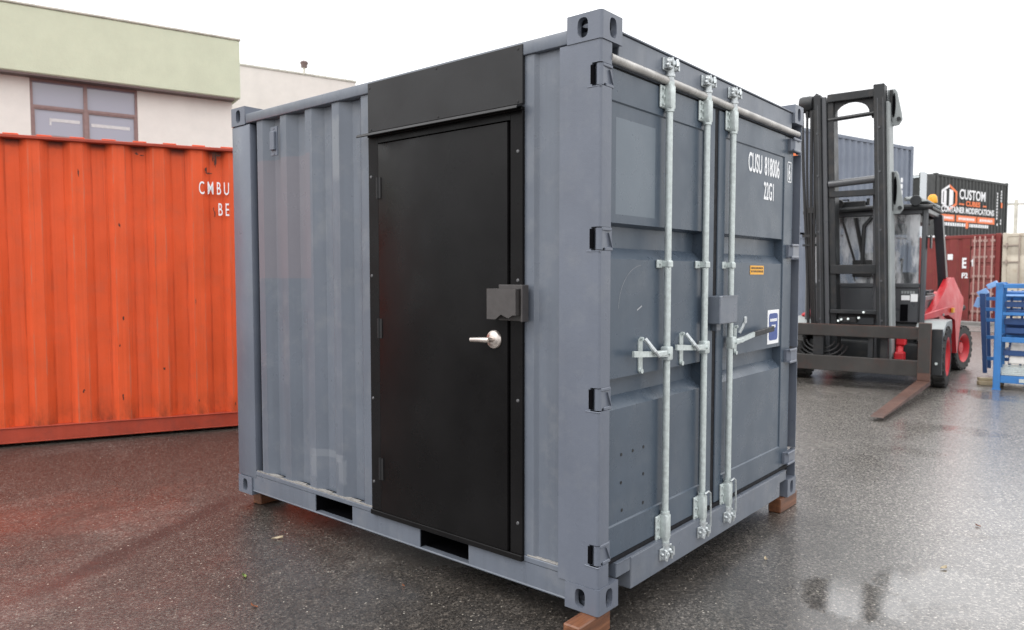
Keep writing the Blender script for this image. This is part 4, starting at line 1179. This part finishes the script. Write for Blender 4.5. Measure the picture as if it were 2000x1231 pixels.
# forks
for yf in (.845, -.975):
    mb = MB()
    y0, y1 = yf, yf+.15
    mb.box(.966, 1.035, y0, y1, .19, .955, .008)
    x0, x1 = .968, 3.28; sk = -.135 if yf > 0 else -.05
    vs = [(x0, y0, .135), (x1, y0+.012+sk, .045), (x1, y1-.012+sk, .045), (x0, y1, .135), (x0, y0, .195), (x1-.02, y0+.012+sk, .062), (x1-.02, y1-.012+sk, .062), (x0, y1, .195)]
    f = mb._add(vs, [(3, 2, 1, 0), (4, 5, 6, 7), (0, 1, 5, 4), (1, 2, 6, 5), (2, 3, 7, 6), (3, 0, 4, 7)])
    for face in f: face.material_index = 0
    o = mb.build('fork', 'rust_fork', fk)
    mb = MB(); mb.box(1.0355, 1.040, y0+.004, y1-.004, .30, .95); mb.build('fork_shank', 'fl_worn', o)
# cab
mb = MB()
def slab(mb, pts, t): pass
# pillars
mb.tube([(.12, .755, .90), (.10, .765, 2.50)], .038, 6); mb.tube([(.12, -.80, .90), (.10, -.81, 2.50)], .038, 6)
mb.box(.07, .13, -.78, .73, 2.44, 2.515, .01)                      # front header
mb.box(.07, .13, -.76, .72, 1.395, 1.46, .01)                      # front sill
mb.prism([(-.98, 2.50), (-1.16, 2.50), (-2.02, 1.45), (-1.98, 1.20), (-1.74, 1.20), (-1.72, 1.50)], .72, .84, 'y', bev=.012); mb.tube([(-1.15, -.80, 2.52), (-1.95, -.83, 1.30)], .045, 6)
mb.box(-1.2, .13, .73, .80, 2.45, 2.52, .01); mb.box(-1.2, .13, -.82, -.76, 2.45, 2.52, .01)
mb.box(-1.95, .12, .70, .76, 1.20, 1.27, .01)
mb.box(-1.22, -1.14, -.76, .73, 2.44, 2.52, .01)
cab = mb.build('cab', 'fl_mid', fk)
mb = MB(); mb.box(.075, .125, -.76, .30, .84, 1.394, .012); mb.box(.06, .120, .305, .715, .90, 1.394, .012); mb.box(-.9, .05, .68, .72, .84, 1.20); mb.build('front_panel', 'fl_mid', cab)
mb = MB(); mb.box(.121, .128, .48, .58, .92, 1.16, .003); mb.build('panel_recess', 'dark', cab)
mb = MB(); mb.box(.095, .103, -.74, .70, 1.461, 2.439); mb.build('front_window', 'cab_glass', cab)
mb = MB(); mb.box(.085, .115, .30, .345, 1.461, 2.439, .004); mb.build('window_bar', 'fl_mid', cab)
mb = MB(); mb.box(-1.5, -1.0, -.74, .70, 1.30, 1.34); mb.box(-1.30, -1.24, -.76, -.70, 1.3, 2.44); mb.build('rear_frame', 'fl_mid', cab)
# roof guard
mb = MB()
mb.box(-1.25, .18, -.84, .83, 2.521, 2.56, .012)
for k in range(6): mb.box(-1.15, .12, -.66+k*.25, -.60+k*.25, 2.561, 2.60, .006)
mb.tube([(.30, -.84, 2.52), (.26, .3, 2.55), (.16, .86, 2.53)], .035, 8)
mb.box(.12, .24, -.50, .0, 2.561, 2.66, .01)
mb.build('roof_guard', 'fl_dark', cab)
for y0, y1 in ((-.42, -.24), (.0, .04), (.14, .18)):
    mb = MB(); mb.box(.10, .13, y0, y0+.018, 2.60, 2.70); mb.box(.10, .13, y1-.018, y1, 2.60, 2.70); mb.box(.10, .13, y0, y1, 2.685, 2.70); mb.build('light_bracket', 'fl_dark', cab)
for y in (-.35, .66):
    mb = MB(); mb.lathe([(0, .10), (.05, .10), (.075, .18), (.07, .20), (0, .20)], 'x', 14, Matrix.Translation((.08, y, 2.62))); mb.build('work_lamp', 'fl_dark', cab)
mb = MB(); mb.box(-.75, .12, .60, .80, 2.605, 2.635, .01); mb.tube([(.10, .50, 2.66), (-.05, .62, 2.68), (-.9, .80, 2.60)], .03, 8); mb.build('roof_rail', 'fl_pale', cab)
bz = 2.64
mb = MB(); mb.lathe([(.065, bz), (.07, bz+.02), (.062, bz+.09), (.035, bz+.125), (0, bz+.13)], 'z', 16, Matrix.Translation((-.55, .76, 0))); mb.build('beacon', 'amber', cab)
mb = MB(); mb.box(-1.1, .05, -.72, .68, 2.34, 2.4395); mb.build('headliner', 'hose', cab)
mb = MB(); mb.box(-.75, -.15, .30, .58, 1.30, 1.62, .03); mb.build('console', 'hose', cab)
mb = MB(); mb.tube([(-.30, .42, 1.6), (-.28, .42, 1.78)], .014, 6); mb.blob((-.28, .42, 1.80), .028); mb.build('lever', 'hose', cab)
mb = MB(); mb.box(-.02, .06, .36, .56, 2.16, 2.32, .01); mb.build('reflection_box', 'fl_pale', cab)  # pale box added behind the glass, standing in for a reflection
# inside: seat, wheel, column
mb = MB(); mb.box(-1.05, -.55, -.30, .25, 1.15, 1.30, .04, seg=2); mb.box(-1.12, -1.0, -.28, .23, 1.30, 1.95, .04, seg=2); mb.build('seat', 'hose', cab)
mb = MB(); mb.tube([(-.05, -.05, 1.05), (-.32, -.05, 1.50)], .04, 8)
pts = []
for k in range(25):
    a = 2*math.pi*k/24; v = Matrix.Rotation(R(-32), 3, 'Y') @ Vector((.19*math.cos(a), .19*math.sin(a), 0)); pts.append((v.x-.33, v.y-.05, v.z+1.52))
mb.tube(pts, .014, 6, cap=False); mb.build('steering_wheel', 'hose', cab)
mb = MB(); mb.tube([(.135, -.12, 1.72), (.135, -.33, 2.42)], .018, 6); mb.tube([(.135, .0, 1.70), (.135, -.14, 2.42)], .030, 6); mb.box(.128, .15, -.17, .10, 1.55, 1.80, .02); mb.tube([(.14, -.04, 1.7), (.14, -.02, 2.3), (.14, .08, 2.42)], .028, 6)
mb.build('wiper', 'hose', cab)
mb = MB(); mb.box(.06, .18, .835, .855, 1.95, 2.14, .015); mb.tube([(.10, .77, 2.12), (.12, .85, 2.10)], .012, 6); mb.build('mirror', 'hose', cab)
mb = MB(); mb.tube([(.30, .36, 1.56), (.31, .355, 1.68), (.30, .36, 1.80)], .04, 10, radii=[.025, .05, .03]); mb.tube([(.12, .33, 1.5), (.3, .36, 1.58)], .012, 6); mb.build('mirror', 'hose', cab)
mb = MB(); mb.box(.1205, .124, .49, .60, 1.22, 1.29); mb.box(.1205, .124, .61, .70, 1.20, 1.31); mb.build('sticker', 'white', cab)
mb = MB(); x = .49
for k in range(5): mb.box(.1205, .1235, .49+k*.036, .515+k*.036, 1.315, 1.352)
mb.build('lettering', 'fl_pale', cab)
# body
mb = MB()
mb.box(-2.75, .0, -.70, .68, .42, .838, .03); mb.box(-2.2, -.9, -.62, .62, .839, 1.30, .03)
body = mb.build('chassis', 'fl_dark', fk)
mb = MB(); mb.box(-.22, .22, -.76, .76, .20, .62, .05, seg=2); mb.build('front_axle', 'fl_dark', fk)
mb = MB(); mb.box(-2.5, -.25, -.60, .60, .20, .4195, .03); mb.build('underbody', 'fl_dark', fk)
mb = MB(); 
def smooth_poly(P, n=2):
    for _ in range(n):
        Q = []
        for i in range(len(P)):
            a, b = P[i], P[(i+1) % len(P)]
            Q += [(a[0]*.8+b[0]*.2, a[1]*.8+b[1]*.2), (a[0]*.2+b[0]*.8, a[1]*.2+b[1]*.8)]
        P = Q
    return P
P = [(.02, .93), (.02, .985), (-.62, 1.04), (-1.6, 1.30), (-2.2, 1.30), (-2.45, 1.0), (-2.30, .62), (-1.9, .90), (-1.2, .95)]
mb.prism(P, -.92, -.76, 'y', bev=.02)
P2 = smooth_poly([(-2.05, 1.18), (-2.20, 1.30), (-2.52, 1.30), (-2.72, 1.10), (-2.70, .60), (-2.50, .40), (-2.20, .40), (-2.05, .70)], 2)
mb.prism(P2, -.72, .72, 'y', bev=.03)
for sg in (1, -1):
    lp = [(.02, .74, .93), (-.70, .84, .945), (-1.30, .93, .96), (-1.70, .985, .86), (-1.86, 1.0, .32), (-1.94, 1.0, .32), (-2.10, 1.02, .80), (-2.34, 1.03, 1.08), (-2.32, 1.03, 1.20), (-2.16, 1.01, 1.27), (-1.86, .93, 1.54), (-1.74, .91, 1.54), (-.72, .83, 1.09), (-.50, .80, 1.04), (.02, .74, .995)]
    n_ = len(lp)
    ce = (-1.62, .965, 1.10)
    vs = [(x, sg*y, z) for x, y, z in lp]+[(x, sg*(y-.10), z) for x, y, z in lp]+[(ce[0], sg*(ce[1]+.012), ce[2]), (ce[0], sg*(ce[1]-.10), ce[2])]
    fs = [(i, (i+1) % n_, n_+(i+1) % n_, n_+i) for i in range(n_)]
    fs += [(i, (i+1) % n_, 2*n_) for i in range(n_)]+[(n_+i, n_+(i+1) % n_, 2*n_+1) for i in range(n_)]
    mb._add(vs, fs)
cw = mb.build('counterweight', 'fl_red', fk)
mb = MB(); mb.prism([(-1.60, .99), (-1.42, .99), (-1.42, 1.06), (-1.60, 1.06)], .955, .985, 'y'); mb.build('sticker', 'yellow', cw)
mb = MB(); mb.box(-1.75, -1.0, .88, .90, .955, .99); mb.build('side_step', 'fl_pale', cw)
mb = MB()
mb.prism([(.40, .80), (.05, .93), (-.55, .93), (-.62, .84), (-.60, .70), (-.5, .80), (.0, .86), (.36, .72)], .70, 1.06, 'y', bev=.01)
mb.build('fender', 'fl_pale', fk)
mb = MB(); mb.prism([(.40, .80), (.05, .93), (-.55, .93), (-.62, .84), (-.60, .70), (-.5, .80), (.0, .86), (.36, .72)], -1.06, -.70, 'y', bev=.01); mb.build('fender', 'fl_pale', fk)
mb = MB(); mb.tube([(.30, .52, .75), (.62, .56, .40)], .05, 10); mb.box(.52, .72, .51, .63, .36, .52, .015); mb.box(.38, .52, .50, .62, .60, .76, .015); mb.build('tilt_cylinder', 'fl_red', fk)
# wheels
def wheel(x, y, r_, w_, sgn, name='wheel', steer=0):
    e_ = bpy.data.objects.new
    mb = MB()
    tread = [(r_*.66, -w_/2), (r_*.90, -w_/2), (r_*.985, -w_*.40), (r_*.985, w_*.40), (r_*.90, w_/2), (r_*.66, w_/2), (r_*.60, w_*.42), (r_*.60, -w_*.42), (r_*.66, -w_/2)]
    mb.lathe(tread, 'y', 40)
    for k in range(22):
        for s_ in (-1, 1):
            mt = Matrix.Rotation(2*math.pi*(k+(.5 if s_ > 0 else 0))/22, 4, 'Y')
            mb.box(r_*.93, r_*1.01, min(s_*.02*w_, s_*.5*w_), max(s_*.02*w_, s_*.5*w_), -.030, .030, .006, mtx=mt)
    o = mb.build(name, 'rubber', fk, loc=(x, y, r_)); o.rotation_euler = (0, 0, steer)
    mb = MB()
    mb.lathe([(r_*.655, sgn*w_*.47), (r_*.63, sgn*w_*.50), (r_*.56, sgn*w_*.44), (r_*.46, sgn*w_*.16), (r_*.30, sgn*w_*.12), (r_*.24, sgn*w_*.34), (0, sgn*w_*.36)], 'y', 32)
    rm = mb.build('rim', 'fl_red', o)
    mb = MB()
    for k in range(8):
        a = 2*math.pi*k/8; mb.tube([(r_*.35*math.cos(a), sgn*w_*.12, r_*.35*math.sin(a)), (r_*.35*math.cos(a), sgn*w_*.22, r_*.35*math.sin(a))], .018, 6)
    mb.build('wheel_nut', 'fl_dark', o)
wheel(-.02, .93, .43, .30, 1); wheel(-.02, -.93, .43, .30, -1)
wheel(-2.35, .93, .37, .27, 1, steer=R(-14)); wheel(-2.35, -.88, .37, .27, -1, steer=R(-24))
mb = MB(); mb.tube([(-2.72, .9, 1.00), (-2.85, .98, 1.02)], .05, 8); mb.build('exhaust', 'hose', fk)

# ================================================================== BLUE STILLAGE
RK = Vector((9.43, -.25, 0)); RT = R(-86.5)
rk = thing('metal_stillage', 'blue steel stillage rack holding folded frames at the right edge', 'rack', tuple(RK), RT)
# local: x runs along the front to the right, y away from the viewer
RW, RD, RH = 1.25, .95, 1.475
pw = .085
for x in (0, RW-pw):
    for y in (0, RD-pw):
        mb = MB(); mb.box(x, x+pw, y, y+pw, 0, RH, .006); mb.box(x-.01, x+pw+.01, y-.01, y+pw+.01, 0, .012); mb.build('post', 'blue', rk)
mb = MB()
for z, h_ in ((1.40, .055), (.66, .07), (.10, .10)):
    mb.box(pw+.0005, RW-pw-.0005, .01, .07, z, z+h_, .004); mb.box(pw+.0005, RW-pw-.0005, RD-.07, RD-.01, z, z+h_, .004)
    for x in (.012, RW-.072): mb.box(x, x+.06, pw+.0005, RD-pw-.0005, z, z+h_, .004)
mb.box(pw+.0005, RW-pw-.0005, .012, .05, 1.03, 1.07, .003)
mb.build('rail', 'blue', rk)
mb = MB(); mb.box(.02, RW-.02, .08, RD-.08, .205, .225, .003)
for k in range(6): mb.box(.10, RW-.10, .02+.03*k, .04+.03*k, .21+.022*k, .226+.022*k)
mb.build('shelf', 'galv', rk)
mb = MB(); mb.box(.30, .42, .006, .0095, .12, .17); mb.build('tag_plate', 'galv', rk)
for k in range(8):
    mb = MB(); mb.box(.13+k*.13, .16+k*.13, RD-.03, RD-.0095, .22, 1.36); mb.build('upright_bar', 'blue_dark', rk)
mb = MB(); mb.box(.10, RW-.10, .42, .45, .735, .95); mb.build('inner_panel', 'blue_dark', rk)
# folded frames stacked in the rack
random.seed(11)
for k, z in enumerate((.47, .78, .90, 1.02, 1.14, 1.27)):
    t = thing('folded_frame', ['navy folded steel frame lowest in the blue stillage', 'navy folded steel frame just above the middle rail of the stillage', 'navy folded steel frame third from the bottom in the stillage', 'navy folded steel frame third from the top in the stillage', 'navy folded steel frame second from the top in the stillage', 'pale edged blue folded frame topmost in the stillage'][k], 'steel frame', (RK.x, RK.y, z), RT, 'folded frames stacked in the stillage')
    x0, x1 = .10+.02*(k % 2), RW-.11
    mb = MB(); mb.box(x0, x1, .10, .15, 0, .075, .004); mb.box(x0, x1, .80, .85, 0, .055, .004); mb.box(x0, x0+.05, .1505, .7995, 0, .05, .004); mb.box(x1-.05, x1, .1505, .7995, 0, .05, .004)
    mb.build('frame', 'blue_dark' if k < 5 else 'blue', t)
    mb = MB()
    for q in range(3):
        xx = x0+.10+.33*q+random.uniform(-.05, .05); mb.box(xx, xx+.12+.05*random.random(), .155, .30, .002, .050+.02*random.random(), .01)
    mb.build('bracket', 'blue_pale' if k in (3, 4, 5) else 'blue', t)
    if k == 5:
        mb = MB(); mb.box(x0, x1, .02, .0995, .02, .045, .004); mb.box(x0, x1, .16, .30, .075, .09); mb.build('flap', 'blue_pale', t)
t = thing('foam_block', 'off white foam block wedged on the lower shelf of the stillage', 'foam block', (RK.x, RK.y, 0), RT)
mb = MB(); mb.prism([(.17, .36), (.40, .36), (.41, .50), (.36, .62), (.19, .66)], .12, .38, 'y', bev=.01); mb.build('block', 'foam', t)
# second stillage with flaps behind on the left
t = thing('metal_stillage', 'navy tapered stillage with pale blue flaps behind the left post of the rack', 'rack', (RK.x+1.05, RK.y+.28, 0), RT)
mb = MB()
mb.bm.free()
for xs_ in ([(-.055, 1.30), (.02, 1.30), (.075, .10), (.02, .10)], [(.98, 1.30), (1.06, 1.30), (1.06, .10), (1.0, .10)]):
    for ya in (0., .75):
        mb = MB(); mb.prism(xs_, ya, ya+.06, 'y'); mb.build('post', 'blue_dark', t)
for k in range(5):
    mb = MB(); mb.box(.10+.2*k, .13+.2*k, .76, .79, .15, 1.25); mb.build('upright_bar', 'blue_dark', t)
for z in (.30, .62, .88, 1.04, 1.20):
    mb = MB(); mb.box(.03, 1.02, .01, .05, z, z+.05); mb.build('rail', 'blue', t)
for (x, z, a, w_, h_) in ((-.02, 1.315, 30, .13, .085), (-.075, 1.165, 72, .15, .075), (.10, 1.43, 28, .14, .075)):
    mt = Matrix.Translation((x, .02, z)) @ Matrix.Rotation(R(-a), 4, 'Y')
    mb = MB(); mb.box(-w_/2, w_/2, 0, .22, -h_/2, h_/2, .003, mtx=mt); mb.build('flap', 'blue_pale', t)
mb = MB(); mb.box(-.12, .20, -.05, .05, 0, .055, .006); mb.box(-.10, .16, .0, .09, .056, .10, .006)
o = mb.build('timber_scrap', 'straw'); o.location = (RK.x+.45, RK.y+.12, 0); o.rotation_euler = (0, 0, R(-60)); tag(o, 'short pale timber scraps on the ground beside the stillage post', 'timber')

# ================================================================== LITTER ON THE ASPHALT
def leaf(x, y, l, w_, rot, mat, name, label, cat):
    mb = MB(); n = 9; vs = []
    for k in range(n):
        t_ = k/(n-1); hw = w_*math.sin(math.pi*min(max(t_, .02), .98))**.8
        vs += [((t_-.5)*l, -hw, .004+.010*abs(t_-.5)), ((t_-.5)*l, 0, .002), ((t_-.5)*l, hw, .006+.012*t_)]
    fs = []
    for k in range(n-1):
        a = k*3; fs += [(a, a+1, a+4, a+3), (a+1, a+2, a+5, a+4)]
    mb._add(vs, fs); o = mb.build(name, mat); o.location = (x, y, .003); o.rotation_euler = (0, 0, rot); tag(o, label, cat)
leaf(-.63, 1.794, .050, .011, R(75), 'leaf_green', 'fallen_leaf', 'small green leaf on the wet asphalt left of the black door', 'leaf')
leaf(-.205, 2.158, .065, .007, R(-35), 'straw', 'straw_scrap', 'pale straw scrap on the asphalt below the fork pocket', 'litter')
leaf(-.788, 1.433, .045, .005, R(100), 'leaf_orange', 'fallen_leaf', 'tiny orange brown leaf near the bottom edge of the photo', 'leaf')
leaf(-.173, 1.066, .022, .006, R(80), 'leaf_orange', 'fallen_leaf', 'tiny orange leaf in front of the black door on the asphalt', 'leaf')
leaf(1.855, -.992, .040, .008, R(-40), 'straw', 'straw_scrap', 'cream straw scrap on the bright wet asphalt at lower right', 'litter')
leaf(1.362, -.21, .026, .009, R(10), 'straw', 'straw_scrap', 'yellowish straw scrap in front of the cargo doors', 'litter')
leaf(2.766, -1.023, .035, .009, R(60), 'leaf_orange', 'fallen_leaf', 'brown leaf on the wet asphalt below the stillage at right', 'leaf')
mb = MB(); bmesh.ops.create_icosphere(mb.bm, subdivisions=2, radius=.022)
for v in mb.bm.verts: v.co = Vector((v.co.x*1.2, v.co.y, v.co.z*.6))*(1+.18*math.sin(v.co.x*170+v.co.y*90))
o = mb.build('stone_chip', 'stone'); o.location = (2.195, 3.181, .010); tag(o, 'pale stone chip on the asphalt near the orange container', 'stone')
